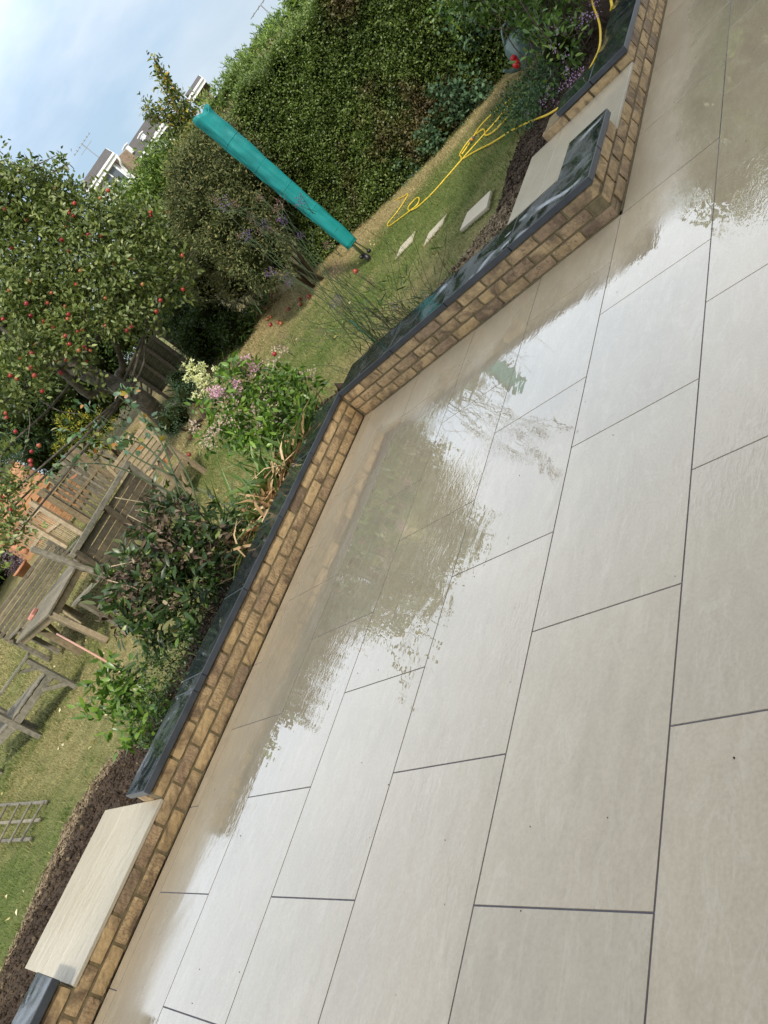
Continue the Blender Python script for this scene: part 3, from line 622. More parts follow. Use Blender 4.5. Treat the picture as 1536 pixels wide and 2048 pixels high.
def blob_leaf_points(blobs, dens, clump=.13, per=14, shell=.55):
    """blobs (c, (rx,ry,rz)); twig clumps spread through each blob, more of them near its surface"""
    P = []; D = []
    for c, r in blobs:
        c = np.array(c, float); r = np.array(r if hasattr(r, '__len__') else (r, r, r), float)*.84
        area = 4*math.pi*(np.prod(r)**(2/3)); k = max(3, int(area*dens/per))
        u = unit(rng.normal(0, 1, (k, 3))); rad = shell+(1.08-shell)*rng.random(k)**.6; wob = 1+.16*np.sin(u[:, 0]*5+c[0]*3)*np.sin(u[:, 2]*6+c[1])+rng.normal(0, .05, k)
        cc_ = c+u*r*(rad*wob)[:, None]; od = unit(u+rng.normal(0, .45, (k, 3))+[0, 0, .15])
        t = rng.random((k, per)); pts = cc_[:, None]+od[:, None]*(t*clump*1.6-clump*.4)[..., None]+rng.normal(0, clump*.42, (k, per, 3))
        P.append(pts.reshape(-1, 3)); D.append((od[:, None]*.7+rng.normal(0, .6, (k, per, 3))).reshape(-1, 3))
    return np.vstack(P), np.vstack(D)
def sprigs(blobs, dens, ln, per=9, jit=.035):
    P = []; D = []
    for c, r in blobs:
        c = np.array(c, float); r = np.array(r if hasattr(r, '__len__') else (r, r, r), float)*.84; k = max(1, int(4*math.pi*(np.prod(r)**(2/3))*dens))
        u = unit(rng.normal(0, 1, (k, 3))); d = unit(u+rng.normal(0, .35, (k, 3))+[0, 0, .55]); L_ = rng.uniform(.3, 1, k)*ln
        for i in range(k):
            t = np.linspace(.05, 1, per)[:, None]; q = c+u[i]*r*.95+d[i]*L_[i]*t+rng.normal(0, jit, (per, 3)); P.append(q); D.append(d[i]+rng.normal(0, .75, (per, 3)))
    return np.vstack(P), np.vstack(D)
def ico(c, r, sub=3, wob=.12):
    import bmesh
    bm = bmesh.new(); bmesh.ops.create_icosphere(bm, subdivisions=sub, radius=1); V = np.array([v.co[:] for v in bm.verts]); F = [tuple(v.index for v in f.verts) for f in bm.faces]; bm.free()
    V = V*(1+wob*np.sin(V[:, :1]*5+c[0])*np.cos(V[:, 2:3]*4+c[1])); return V*np.array(r if hasattr(r, '__len__') else (r,)*3)+np.array(c), F
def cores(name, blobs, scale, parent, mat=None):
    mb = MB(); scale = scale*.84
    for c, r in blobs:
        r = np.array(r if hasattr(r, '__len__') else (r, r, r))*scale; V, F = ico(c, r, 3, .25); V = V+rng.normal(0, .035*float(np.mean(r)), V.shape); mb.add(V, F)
    return mb.build(name, mat or MT['core'], parent)  # solid dark fill that paints the shade behind the leaves
def B(x, y, D, rpx, sq=(1, 1, 1)):
    r = rpx*D/1552; return (atd(x, y, D), (r*sq[0], r*sq[1], r*sq[2]))
def shrub(name, label, cat, blobs, mat, dens, Lf, Wf, clump=.13, per=14, shell=.6, core=.72, stems=None, group=None, prof='low', **kw):
    base = np.mean([b[0] for b in blobs], 0); base = np.array([base[0], base[1], float(terr(base[0], base[1]))])
    t_ = thing(name, label, cat, base, group); P, D = blob_leaf_points(blobs, dens, clump, per, shell)
    leaves('foliage', P, D, Lf, Wf, mat, t_, prof=prof, **kw)
    if max(np.max(b[1]) for b in blobs) > .2: P, D = sprigs(blobs, 3.0, .35*np.mean([np.max(b[1]) for b in blobs])+.1); leaves('shoots', P, D, Lf, Wf, mat, t_, prof=prof, **kw)
    if core: cores('shade_core', blobs, core, t_)
    mb = MB(); big = sorted(blobs, key=lambda b: -max(b[1]) if hasattr(b[1], '__len__') else -b[1])[:8]
    for c, r in big:
        p0 = base+rng.normal(0, .06, 3)*[1, 1, 0]+[0, 0, -.05]; c = np.array(c); mb.tube([p0, (p0+c)/2+rng.normal(0, .05, 3), c], [.03, .02, .01], 6)
    mb.build('stems', stems or MT['twig'], t_, True); return t_

# ------------------------------------------------------------------ the tall clipped hedge on the right
def box_shell(n, x0, x1, y0, y1, z1, front=.62):
    """points + outward normals on a lumpy box: face x = x0 (towards the camera), top, and the end y = y1"""
    k = rng.random(n); P = np.zeros((n, 3)); Nn = np.zeros((n, 3))
    f = k < front; tpm = (k >= front) & (k < .86); en = k >= .86
    u, v = rng.random(n), rng.random(n)
    P[f] = np.c_[np.full(f.sum(), x0), y0+(y1-y0)*u[f], z1*v[f]**.9]; Nn[f] = (-1, 0, .12)
    P[tpm] = np.c_[x0+(x1-x0)*u[tpm]**1.3, y0+(y1-y0)*v[tpm], np.full(tpm.sum(), z1)]; Nn[tpm] = (-.2, 0, 1)
    P[en] = np.c_[x0+(x1-x0)*u[en], np.full(en.sum(), y1), z1*v[en]]; Nn[en] = (-.3, 1, .1); return P, unit(Nn)
def hedge(name, label, x0, x1, y0, y1, h, n, mat, Lf, Wf, curve=0.0, amp=.12, zb=None):
    t_ = thing(name, label, 'hedge', (x0, (y0+y1)/2, .05)); 
    def deform(P, Nn, inset=0):
        X, Y, Z = P.T; a_ = amp*(np.sin(Y*1.1+Z*1.7+2*np.sin(Z*1.3))*.5+.35*np.sin(Y*3.1+2.2*np.sin(Z*2.1+Y)+1)+.3*np.sin(Z*5+3*np.sin(Y*3.3))+.25*np.sin(Y*11+4*np.sin(Z*6))); taper = .22*(Z/h)**2+.25*np.maximum(0, .5-Z)*-1.0
        zb_ = terr(X, Y) if zb is None else zb; hh = 1+.03*np.sin(Y*2.3)+.02*np.sin(Y*6)
        return np.c_[X+taper+curve*((Y-(y0+y1)/2)/((y1-y0)/2))**2, Y, Z*hh+zb_]+Nn*(a_-inset)[:, None]
    P, Nn = box_shell(n, x0, x1, y0, y1, h); P = deform(P, Nn)
    per = 6; P = P+rng.normal(0, .035, P.shape)-Nn*np.abs(rng.normal(0, .05, (n, 1)))
    leaves('foliage', P, Nn*.55+rng.normal(0, .6, P.shape)+[0, 0, .25], Lf, Wf, mat, t_)
    # escaping shoots
    k = rng.choice(n, n//60); V = []; Dv = []
    for i in k:
        d = unit(Nn[i]+rng.normal(0, .4, 3)+[0, 0, .6]); ln = rng.uniform(.08, .25)
        for t in np.linspace(.2, 1, 7): V.append(P[i]+d*ln*t); Dv.append(d+rng.normal(0, .7, 3))
    leaves('shoots', V, Dv, Lf, Wf, mat, t_)
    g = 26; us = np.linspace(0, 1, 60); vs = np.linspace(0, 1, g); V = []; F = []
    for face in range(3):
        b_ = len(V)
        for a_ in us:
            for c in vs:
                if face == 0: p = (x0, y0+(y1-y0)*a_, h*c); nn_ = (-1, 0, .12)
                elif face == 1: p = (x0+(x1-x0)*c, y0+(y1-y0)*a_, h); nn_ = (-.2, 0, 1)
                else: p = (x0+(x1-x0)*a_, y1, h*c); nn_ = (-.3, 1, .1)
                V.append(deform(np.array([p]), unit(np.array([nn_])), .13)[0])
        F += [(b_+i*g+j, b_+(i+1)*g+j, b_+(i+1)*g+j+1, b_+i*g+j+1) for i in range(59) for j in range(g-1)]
    build('shade_core', V, F, MT['core'], t_, smooth=True)  # solid dark sheet, hedge's inner shade painted in its colour
    return t_
M_privet = foliage('privet_leaves', [(0, (.036, .058, .014)), (.45, (.072, .108, .024)), (.8, (.11, .155, .036)), (1, (.16, .20, .06))], .42, gain=1.7,
                   patch=([(0, (.05, .036, .018)), (.5, (.12, .088, .045)), (.8, (.17, .125, .065)), (1, (.10, .12, .04))], .8, .585), spec=.5)
hedge('hedge', 'tall clipped privet hedge with browning patches, right of the lawn behind the teal cover', 10.35, 12.0, .2, 7.9, 2.55, 130000, M_privet, .042, .025, curve=-.12)
M_bright = foliage('bright_conifer', GREEN(1.9, .7), .6, gain=1.6, patch=([(0, (.05, .08, .02)), (1, (.16, .22, .06))], .7, .55))
hedge('hedge', 'bright green feathery conifer hedge rising behind the clipped hedge', 13.4, 16, 3.5, 9.6, 2.75, 40000, M_bright, .11, .028, amp=.22)
# conifer: rounded brown-green bush at the hedge's left end
M_con = foliage('conifer_scale', [(0, (.026, .036, .012)), (.5, (.058, .072, .024)), (.85, (.105, .115, .04)), (1, (.18, .15, .06))], .7, transl=.1)
M_con2 = foliage('conifer_tips', [(0, (.045, .06, .015)), (.5, (.10, .115, .035)), (1, (.20, .18, .07))], .7, transl=.15)
shrub('conifer', 'rounded brown-green conifer at the left end of the clipped hedge', 'conifer',
      [B(470, 370, 13.2, 75), B(410, 350, 13.4, 62), B(430, 430, 13, 72), B(480, 460, 12.6, 70), B(440, 300, 13.6, 50), B(520, 520, 12.4, 55), B(380, 410, 13.3, 40)], M_con, 3200, .06, .020, .10, 16, .74, .86)
shrub('conifer', 'small olive conifer with pale tips, beside the teal cover end', 'conifer', [B(400, 315, 14, 44), B(440, 275, 14.2, 36), B(375, 350, 13.9, 34)], M_con2, 3000, .07, .016, .1, 14, .7, .8)

# ------------------------------------------------------------------ background shrubs and trees
M_g1 = foliage('shrub_green', GREEN(1.0, .2)); M_g2 = foliage('shrub_bright', GREEN(1.6, .6)); M_g3 = foliage('shrub_dark', GREEN(.6, 0)); M_olive = foliage('olive_leaves', [(0, (.05, .055, .025)), (.5, (.11, .115, .055)), (1, (.22, .21, .11))], .6)
M_blue = foliage('blue_conifer', [(0, (.02, .045, .022)), (.5, (.045, .085, .045)), (1, (.09, .15, .08))], .6)
M_yel = foliage('yellowing_leaves', [(0, (.04, .07, .012)), (.5, (.11, .15, .02)), (.8, (.24, .24, .03)), (1, (.4, .26, .02))], .5)
shrub('shrub', 'bright green leafy shrub below the far white house', 'shrub', [B(340, 345, 19, 50), B(300, 388, 19, 42), B(385, 318, 19, 40), B(345, 380, 18.5, 50), B(300, 430, 18.5, 45), B(262, 410, 19.5, 28)], M_g2, 1100, .11, .04, .2, 14, .6, .8)
shrub('shrub', 'dark green tree mass behind the apple tree in the middle distance', 'shrub',
      [B(330, 560, 19, 60), B(250, 640, 19.5, 70), B(360, 620, 18, 50), B(180, 700, 20, 60), B(120, 760, 20, 60), B(60, 800, 20.5, 60), B(300, 480, 19.5, 60), B(400, 520, 17.5, 45), B(220, 740, 21, 40), B(20, 700, 21, 70), B(100, 640, 21, 80), B(170, 815, 21, 45), B(120, 850, 21.5, 45), B(80, 905, 22, 40), B(60, 870, 22, 45), B(215, 800, 20.5, 40), B(110, 920, 22.5, 30)], M_g3, 520, .10, .045, .2, 14, .6, .88)
shrub('shrub', 'pale olive drooping shrub below the conifer', 'shrub', [B(430, 520, 15.2, 42), B(470, 560, 14.8, 40), B(415, 570, 15.2, 34), B(395, 490, 15.6, 28)], M_olive, 1900, .08, .022, .12, 14, .6, .8)
shrub('shrub', 'dark glossy evergreen bush beside the mossy fence panel', 'shrub', [B(430, 640, 15.6, 46), B(400, 680, 15.8, 44), B(470, 660, 15, 36), B(370, 640, 16.4, 36)], M_g3, 1500, .07, .03, .12, 14, .6, .85)
shrub('conifer', 'blue-green feathery conifer beyond the apple tree, left edge', 'conifer', [B(30, 850, 21, 60), B(80, 810, 21, 50), B(10, 780, 21, 45), B(110, 855, 21, 30), B(-50, 820, 21, 60)], M_blue, 700, .13, .02, .15, 16, .6, .85)
shrub('shrub', 'yellow-green variegated shrub behind the picket fence', 'shrub', [B(150, 855, 18.6, 32), B(180, 890, 18.4, 28), B(135, 900, 18.6, 24), B(205, 850, 18.6, 22)], M_yel, 1100, .06, .02, .1, 14, .6, .8)
shrub('shrub', 'dark ferny shrub at the foot of the apple tree', 'shrub', [B(375, 790, 13.8, 26), B(355, 830, 13.6, 30), B(335, 850, 13.2, 26), B(360, 760, 14.2, 24)], M_blue, 1500, .045, .012, .08, 14, .5, .75)
shrub('shrub', 'bushy green hedge planting behind the shed roof', 'shrub', [B(-30, 900, 27, 50), B(-60, 1000, 27, 60), B(-20, 1150, 24, 60), B(-40, 1230, 23, 50)], M_g1, 400, .12, .05, .2, 12, .6, .85)
# trees beyond the frame's left and right edges, seen in the wet tiles
shrub('tree', 'broad dark tree just beyond the left edge, mirrored in the wet tiles', 'tree', [((2.0, 19, 3.4), (2.6, 2, 2.2)), ((-1.0, 20, 2.6), (2.4, 2, 2)), ((4.6, 18.5, 4.4), (1.8, 1.8, 1.8)), ((1, 19, 1.6), (3.4, 1.6, 1.4))], M_g3, 120, .16, .08, .3, 14, .6, .86)

# fruit tree with yellowing leaves
ft = thing('fruit_tree', 'slender fruit tree with yellowing leaves in front of the white house', 'tree', (*atd(400, 330, 16)[:2], .6))
FB = [B(320, 135, 16, 10), B(332, 165, 16, 15), B(345, 195, 16, 18), B(362, 222, 16, 22), B(378, 250, 16, 26), B(395, 275, 16, 26), B(297, 220, 16, 12), B(312, 232, 16, 14), B(326, 243, 16, 11), B(352, 256, 16, 16), B(392, 306, 16, 20)]
P, D = blob_leaf_points(FB, 900, .12, 12, .2); leaves('foliage', P, D, .085, .038, foliage('fruit_leaves', [(0, (.03, .045, .015)), (.5, (.07, .095, .025)), (.8, (.12, .14, .03)), (.93, (.3, .26, .03)), (1, (.45, .22, .02))]), ft, prof='mid')
FB2 = [B(405, 290, 15.8, 18), B(400, 265, 15.8, 14)]; P, D = blob_leaf_points(FB2, 900, .1, 12, .2); leaves('paler_foliage', P, D, .08, .036, M_yel, ft, prof='mid')  # a few clumps in yellower, paler leaves
mb = MB(); tp = [atd(420, 345, 16)-[0, 0, 1.2], atd(420, 345, 16), atd(385, 285, 16), atd(350, 210, 16), atd(322, 140, 16), atd(306, 112, 16)]
mb.tube(smooth_path(tp, 4), np.linspace(.07, .008, 21), 7)
mb.tube(smooth_path([atd(385, 285, 16), atd(350, 255, 16), atd(312, 232, 16), atd(290, 220, 16)], 4), np.linspace(.03, .006, 13), 6); mb.build('trunk', MT['bark2'], ft, True)

# ------------------------------------------------------------------ apple tree
DT = 14.2
foot = gg(352, 862)
apt = thing('apple_tree', 'old leaning apple tree heavy with red apples on the left', 'tree', foot)
mb = MB(); U = np.array([0, 0, 1.0])
def T(x, y, D=DT): return atd(x, y, D)
tr = smooth_path([foot-[0, 0, .2], foot, T(285, 800, 13.9), T(215, 765, 14), T(150, 735, 14.1), T(80, 700, 14.2), T(10, 660, 14.2), T(-60, 600, 14.2), T(-130, 520, 14.2)], 5)
mb.tube(tr, np.interp(np.arange(len(tr)), [0, 6, 12, 25, 34, len(tr)-1], [.20, .17, .155, .14, .11, .05]), 12)
for pts, r0 in (([T(220, 770, 14), T(180, 790, 13.7), T(120, 740, 13.4), T(60, 700, 13.2), T(-20, 640, 13)], .09),
                ([T(150, 735), T(160, 660), T(175, 590), T(200, 520), T(215, 460)], .07), ([T(80, 700), T(95, 600), T(110, 500), T(120, 420), T(118, 350)], .07),
                ([T(10, 660), T(20, 560), T(35, 450), T(40, 360)], .06), ([T(150, 735), T(210, 660), T(260, 590), T(300, 520), T(340, 470)], .05),
                ([foot+[.3, .2, .1], T(243, 762, 14.6), T(246, 735, 14.4), T(238, 705, 14.3), T(228, 680, 14.2), T(215, 640, 14.1), T(225, 590, 14)], .075),
                ([T(60, 700, 13.2), T(50, 780, 12.6), T(60, 850, 12.2), T(40, 930, 12)], .018), ([T(80, 800, 13), T(120, 822, 12.8), T(165, 828, 12.6)], .014)):
    q = smooth_path(pts, 4); mb.tube(q, np.linspace(r0, r0*.25, len(q)), 7)
CB = [(30, 400, 14, 62), (90, 410, 14, 58), (150, 430, 14, 60), (210, 440, 13.8, 58), (260, 470, 13.8, 52), (310, 450, 13.8, 45), (345, 500, 13.7, 42), (330, 560, 13.6, 40), (20, 480, 13.8, 70), (100, 500, 13.6, 68), (180, 520, 13.4, 66),
      (250, 550, 13.3, 60), (290, 610, 13.2, 44), (240, 630, 13.1, 46), (170, 600, 13.2, 58), (100, 590, 13.3, 62), (30, 580, 13.3, 66), (60, 650, 13.1, 40), (-50, 440, 14, 65), (-60, 560, 13.8, 65), (-130, 520, 14, 70), (-120, 640, 13.6, 60), (-60, 680, 13.4, 50),
      (210, 560, 12.9, 40), (130, 660, 12.8, 32), (150, 685, 12.7, 22), (62, 335, 14, 12), (112, 375, 14, 22), (120, 335, 14, 11), (20, 350, 14, 24), (-30, 350, 14, 50), (385, 440, 13.9, 18), (370, 530, 13.5, 16),
      (110, 712, 12.9, 24), (165, 735, 12.9, 16), (75, 690, 12.8, 26), (200, 775, 13.0, 12), (20, 735, 12.4, 32), (40, 700, 12.6, 34), (60, 735, 12.4, 26), (12, 800, 12.2, 26), (70, 800, 12.3, 16), (-40, 780, 12.4, 50), (85, 765, 12.3, 16), (10, 900, 12.0, 24), (40, 975, 11.9, 17), (8, 1000, 11.8, 26), (20, 1080, 11.8, 20), (0, 1040, 11.8, 26), (-40, 960, 12, 50), (50, 1050, 11.8, 10), (-30, 1100, 12, 40)]
AB = [B(*c) for c in CB]
P, D = blob_leaf_points(AB, 430, .15, 13, .3)
M_apl = foliage('apple_leaves', [(0, (.05, .068, .02)), (.4, (.09, .12, .035)), (.78, (.13, .165, .048)), (1, (.24, .26, .10))], .42, spec=.6, gain=1.55)
leaves('crown', P, D, .095, .046, M_apl, apt, prof='mid'); P, D = sprigs(AB, 5.0, .42); leaves('shoots', P, D, .085, .036, M_apl, apt, prof='mid')

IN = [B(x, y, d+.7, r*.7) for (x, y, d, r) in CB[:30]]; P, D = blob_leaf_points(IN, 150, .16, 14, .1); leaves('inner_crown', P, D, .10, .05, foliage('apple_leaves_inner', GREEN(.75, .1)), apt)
for c, r in AB[::2]:
    base = tr[np.argmin(np.linalg.norm(tr-c, axis=1))]; q = smooth_path([base, (base+c)/2+rng.normal(0, .12, 3), c, c+(c-base)*.15+rng.normal(0, .1, 3)], 3); mb.tube(q, np.linspace(.028, .005, len(q)), 5)
mb.build('trunk', MT['bark'], apt, True)
def m_apple():
    M, t, bs = newmat('apple_skin'); v = objco(t, (1, 1, 1)); oi = N(t, 'ShaderNodeObjectInfo')
    c = ramp(t, noise(t, 14, 4, .6, v), [(.35, (.30, .018, .028)), (.6, (.38, .04, .04)), (.75, (.42, .22, .08))])
    c = mix(t, 1.0, c, ramp(t, oi.outputs['Random'], [(0, (.65, .8, .8)), (.55, (1, 1, 1)), (.8, (1.05, 2.5, 1.2)), (1, (.9, 4.2, 1.5))]), 'MULTIPLY')
    t.links.new(c, bs.inputs['Base Color']); bs.inputs['Roughness'].default_value = .3; return M
def apple_mesh():
    mb = MB(); pf = [(.0005, -.030), (.012, -.034), (.024, -.029), (.033, -.014), (.036, .004), (.034, .018), (.026, .029), (.014, .032), (.006, .027), (.0005, .024)]
    mb.lathe((0, 0, 0), pf, 16); mb.tube([(0, 0, .024), (.002, 0, .034), (.006, 0, .042)], .0016, 5, 1)
    me = bpy.data.meshes.new('apple'); me.from_pydata(mb.v, [], mb.f); me.materials.append(m_apple()); me.materials.append(MT['twig'])
    me.polygons.foreach_set('material_index', mb.m); me.polygons.foreach_set('use_smooth', [True]*len(mb.f)); me.update(); return me
AME = apple_mesh()
APX = [(109, 375), (215, 380), (199, 395), (148, 406), (137, 420), (138, 426), (145, 431), (137, 437), (133, 454), (300, 423), (301, 430), (334, 424), (375, 436), (161, 470), (176, 469), (202, 470), (123, 479), (137, 502), (22, 495), (53, 499), (364, 510), (205, 529), (160, 541), (151, 568), (102, 585), (284, 568), (228, 527),
       (365, 578), (320, 600), (312, 622), (5, 637), (52, 606), (60, 631), (94, 605), (85, 642), (105, 652), (136, 628), (134, 637), (154, 662), (164, 658), (130, 671), (138, 687), (167, 692), (170, 697), (180, 700), (157, 700), (131, 704), (110, 720), (130, 719), (171, 722), (210, 651), (262, 652), (253, 660), (68, 690), (62, 706), (120, 745), (60, 735), (68, 750), (39, 715), (83, 781), (10, 825), (12, 834), (30, 862), (77, 890), (62, 902), (60, 921), (61, 930), (5, 995), (4, 1000), (20, 1018), (32, 1062), (27, 1085), (20, 750), (33, 756), (210, 595), (130, 612), (57, 562), (17, 579), (236, 494), (262, 520), (8, 418), (52, 440)]
cent = np.array([b[0] for b in AB]); cpx = np.array([(c[0], c[1]) for c in CB])
for (x, y) in APX:
    i = np.argmin(np.hypot(cpx[:, 0]-x, cpx[:, 1]-y)-np.array([c[3] for c in CB])*.4); D_ = CB[i][2]-CB[i][3]*CB[i][2]/1552*rng.uniform(.6, .82)
    p = atd(x+1, y+1, D_); o = bpy.data.objects.new('apple', AME); COL.objects.link(o); o.parent = apt; o.location = Vector(p)-Vector(apt.location)
    o.rotation_euler = (rng.uniform(-.4, .4), rng.uniform(-.4, .4), rng.uniform(0, 6)); s_ = rng.uniform(.7, 1.0); o.scale = (s_, s_, s_)
# fallen apples, each a thing
for (x, y) in [(715, 546), (637, 555), (603, 602), (604, 612), (621, 596), (580, 621), (538, 641), (561, 647), (544, 652), (553, 711), (387, 929), (382, 912), (386, 877), (394, 814), (545, 637), (566, 650)]:
    p = gg(x, y); o = bpy.data.objects.new('fallen_apple', AME); COL.objects.link(o); o.location = (p[0], p[1], float(terr(p[0], p[1]))+.034)
    o.rotation_euler = (rng.uniform(-1.5, 1.5), rng.uniform(-1.5, 1.5), rng.uniform(0, 6)); tag(o, 'red windfall apple lying on the lawn', 'apple', 'windfall apples on the lawn')

# ------------------------------------------------------------------ houses beyond the garden
def house(name, label, gl, gr, rl, rr, D, zg, wall, roofm, Dr=4.0, over=.35, fascia=True):
    """gl, gr gutter pixels (left, right); rl, rr ridge pixels; D distance"""
    G1, G2, R1, R2 = atd(*gl, D), atd(*gr, D), atd(*rl, D+Dr), atd(*rr, D+Dr)
    zg_ = (G1[2]+G2[2])/2; zr = (R1[2]+R2[2])/2; G1[2] = G2[2] = zg_; R1[2] = R2[2] = zr
    f = unit((G2-G1)[None])[0]; nrm = np.array([-f[1], f[0], 0]); 
    if nrm@(R1-G1) < 0: nrm = -nrm
    dep = (R1-G1)@nrm; R1 = G1+nrm*dep+[0, 0, zr-zg_]; R2 = G2+nrm*dep+[0, 0, zr-zg_]; K1 = G1+nrm*2*dep; K2 = G2+nrm*2*dep
    t_ = thing(name, label, 'house', (*((G1+G2)/2)[:2], zg)); th = np.array([0, 0, .18])
    build('roof', [G1, G2, R2, R1, K1, K2, G1-th, G2-th, R2-th, R1-th, K1-th, K2-th], [(0, 1, 2, 3), (3, 2, 5, 4), (7, 6, 9, 8), (8, 9, 10, 11), (0, 3, 9, 6), (3, 4, 10, 9), (1, 7, 8, 2), (2, 8, 11, 5), (0, 6, 7, 1), (4, 5, 11, 10)], roofm, t_)
    i1 = G1+f*over+nrm*over-th*1.05; i2 = G2-f*over+nrm*over-th*1.05; j1 = K1+f*over-nrm*over-th*1.05; j2 = K2-f*over-nrm*over-th*1.05
    r1 = (i1+j1)/2+[0, 0, zr-zg_-.1]; r2 = (i2+j2)/2+[0, 0, zr-zg_-.1]; dn = lambda p: np.array([p[0], p[1], zg])
    build('wall', [i1, i2, j2, j1, dn(i1), dn(i2), dn(j2), dn(j1), r1, r2], [(0, 1, 5, 4), (1, 2, 6, 5), (2, 3, 7, 6), (3, 0, 4, 7), (0, 3, 8), (1, 9, 2)], wall, t_)
    if fascia:
        mb = MB(); mb.beam(G1-nrm*.03-[0, 0, .19], G2-nrm*.03-[0, 0, .16], .05, .24); mb.beam(G1-nrm*.10-[0, 0, .04], G2-nrm*.10-[0, 0, .04], .11, .11); mb.build('gutter', MT['fascia'], t_)
        mb = MB()
        for g_, r_ in ((G1, R1), (G2, R2)): mb.beam(g_-[0, 0, .14], r_-[0, 0, .12], .06, .2)
        mb.build('bargeboard', MT['fascia'], t_)
    return t_, G1, G2, f, nrm, R1, R2
def hwin(t_, px, D, f, nrm, wm, hm, fr=.07, depth=.32):
    p = atd(*px, D); p = p; g = MB(); g.beam(p-f*wm/2, p+f*wm/2, .05, hm); w = g.build('window', MT['glass'], t_)
    mb = MB()
    for s_ in (-1, 1):
        mb.beam(p+f*s_*wm/2-[0, 0, hm/2]-nrm*.03, p+f*s_*wm/2+[0, 0, hm/2]-nrm*.03, .08, fr*1.4, up=f); mb.beam(p-f*wm/2+[0, 0, s_*hm/2]-nrm*.03, p+f*wm/2+[0, 0, s_*hm/2]-nrm*.03, .08, fr*1.4)
    mb.beam(p-[0, 0, hm/2]-nrm*.03, p+[0, 0, hm/2]-nrm*.03, .08, fr, up=f); o = mb.build('frame', MT['fascia'], w)
def q4(x, y): return (100+x/3.84, 100+y/3.84)
h1, G1, G2, f1, n1, R1, R2 = house('house', 'long white rendered house with brown tiled roof and two small vents, middle of the row', q4(600, 915), q4(900, 566), q4(497, 803), q4(880, 400), 52, 3.0, MT['render'], MT['roof'])
hwin(h1, q4(890, 655), 52.2, f1, n1, .8, 1.0)
for (x, y) in ((715, 670), (598, 760)):
    p = atd(*q4(x, y), 53.6); mb = MB(); mb.box(p-[0, 0, .1], (.3, .3, .55), None, 0, .03); mb.box(p+[0, 0, .2], (.42, .42, .08), None, 0, .02); mb.build('vent', MT['fascia'], h1)
h2, G1, G2, f2, n2_, R1, R2 = house('house', 'white rendered house with brown roof, aerial and downpipe at the left, behind the apple tree', q4(262, 1085), q4(500, 800), q4(150, 1040), q4(478, 792), 47, 3.0, MT['render'], MT['roof'], 3.0)
hwin(h2, q4(510, 995), 47.2, f2, n2_, 1.0, 1.1)
mb = MB(); mb.tube(smooth_path([G2-n2_*.15-[0, 0, .2], G2-n2_*.1-[0, 0, .5]-f2*.1, G2+n2_*.2-[0, 0, .9]-f2*.3, G2+n2_*.25-[0, 0, 3]-f2*.3], 4), .07, 8); mb.build('downpipe', MT['fascia'], h2, True)
p0 = (R1*.25+R2*.75); mb = MB(); top = atd(*q4(245, 722), 50); p0 = np.array([top[0], top[1], p0[2]-.1]); mb.tube([p0, top], .03, 6); mb.tube([top-f2*.8, top+f2*.8], .02, 5)
for s_ in np.linspace(-.7, .7, 7): mb.tube([top+f2*s_-n2_*.3, top+f2*s_+n2_*.3], .013, 4)
mb.tube([p0+[0, 0, .9]-f2*.5, p0+[0, 0, .9]+f2*.5], .02, 5); mb.build('aerial', MT['metal'], h2)
mb = MB(); pb = atd(*q4(560, 900), 50); mb.box(pb-[0, 0, .9], (1.3, 1.3, 2.6), None, 0, .02); mb.build('brick_return', MT['brownbrick'], h2)
h3, G1, G2, f3, n3, R1, R2 = house('house', 'end gable of a brown brick house with white bargeboard, right end of the row', q4(1050, 365), q4(1180, 222), q4(1035, 300), q4(1165, 203), 50, 3.0, MT['brownbrick'], MT['roof'], 2.2)
# tip of a far house and its aerial over the conifer hedge
fa = thing('aerial', 'thin television aerial standing above the conifer hedge', 'aerial', (*atd(545, 40, 40)[:2], 4)); mb = MB(); b0 = atd(545, 50, 40); t0 = atd(521, 10, 40); b0[0], b0[1] = t0[0], t0[1]; mb.tube([b0-[0, 0, 3], t0], .03, 5)
for s_ in (-.35, -.1, .15, .4): mb.tube([t0+[s_, -s_, 0]-np.array([.2, .2, 0]), t0+[s_, -s_, 0]+np.array([.2, .2, 0])], .015, 4)
mb.tube([t0-[.5, -.5, 0], t0+[.5, -.5, 0]], .02, 4); mb.build('mast', MT['metal'], fa)

# shed with cedar boards
t_, G1, G2, f_, n_, R1, R2 = house('shed', 'shed with orange cedar board roof behind the picket fence', (-10, 1095), (88, 950), (-55, 1045), (38, 910), 21.5, 1.0, MT['cedar'], MT['cedar'], 1.6, .08, False)
mb = MB(); k = 9
for i in range(k):
    a_ = (i+.5)/k; p = G1*(1-a_)+R1*a_; q = G2*(1-a_)+R2*a_; mb.beam(p+[0, 0, .02], q+[0, 0, .02], .95*np.linalg.norm(R1-G1)/k, .03, up=np.cross(f_, unit((R1-G1)[None])[0]), bev=.006)
mb.build('roof_boards', MT['cedar'], t_); mb = MB(); mb.beam(R1+[0, 0, .08], R2+[0, 0, .08], .18, .14); mb.build('ridge_board', MT['wooddark'], t_)

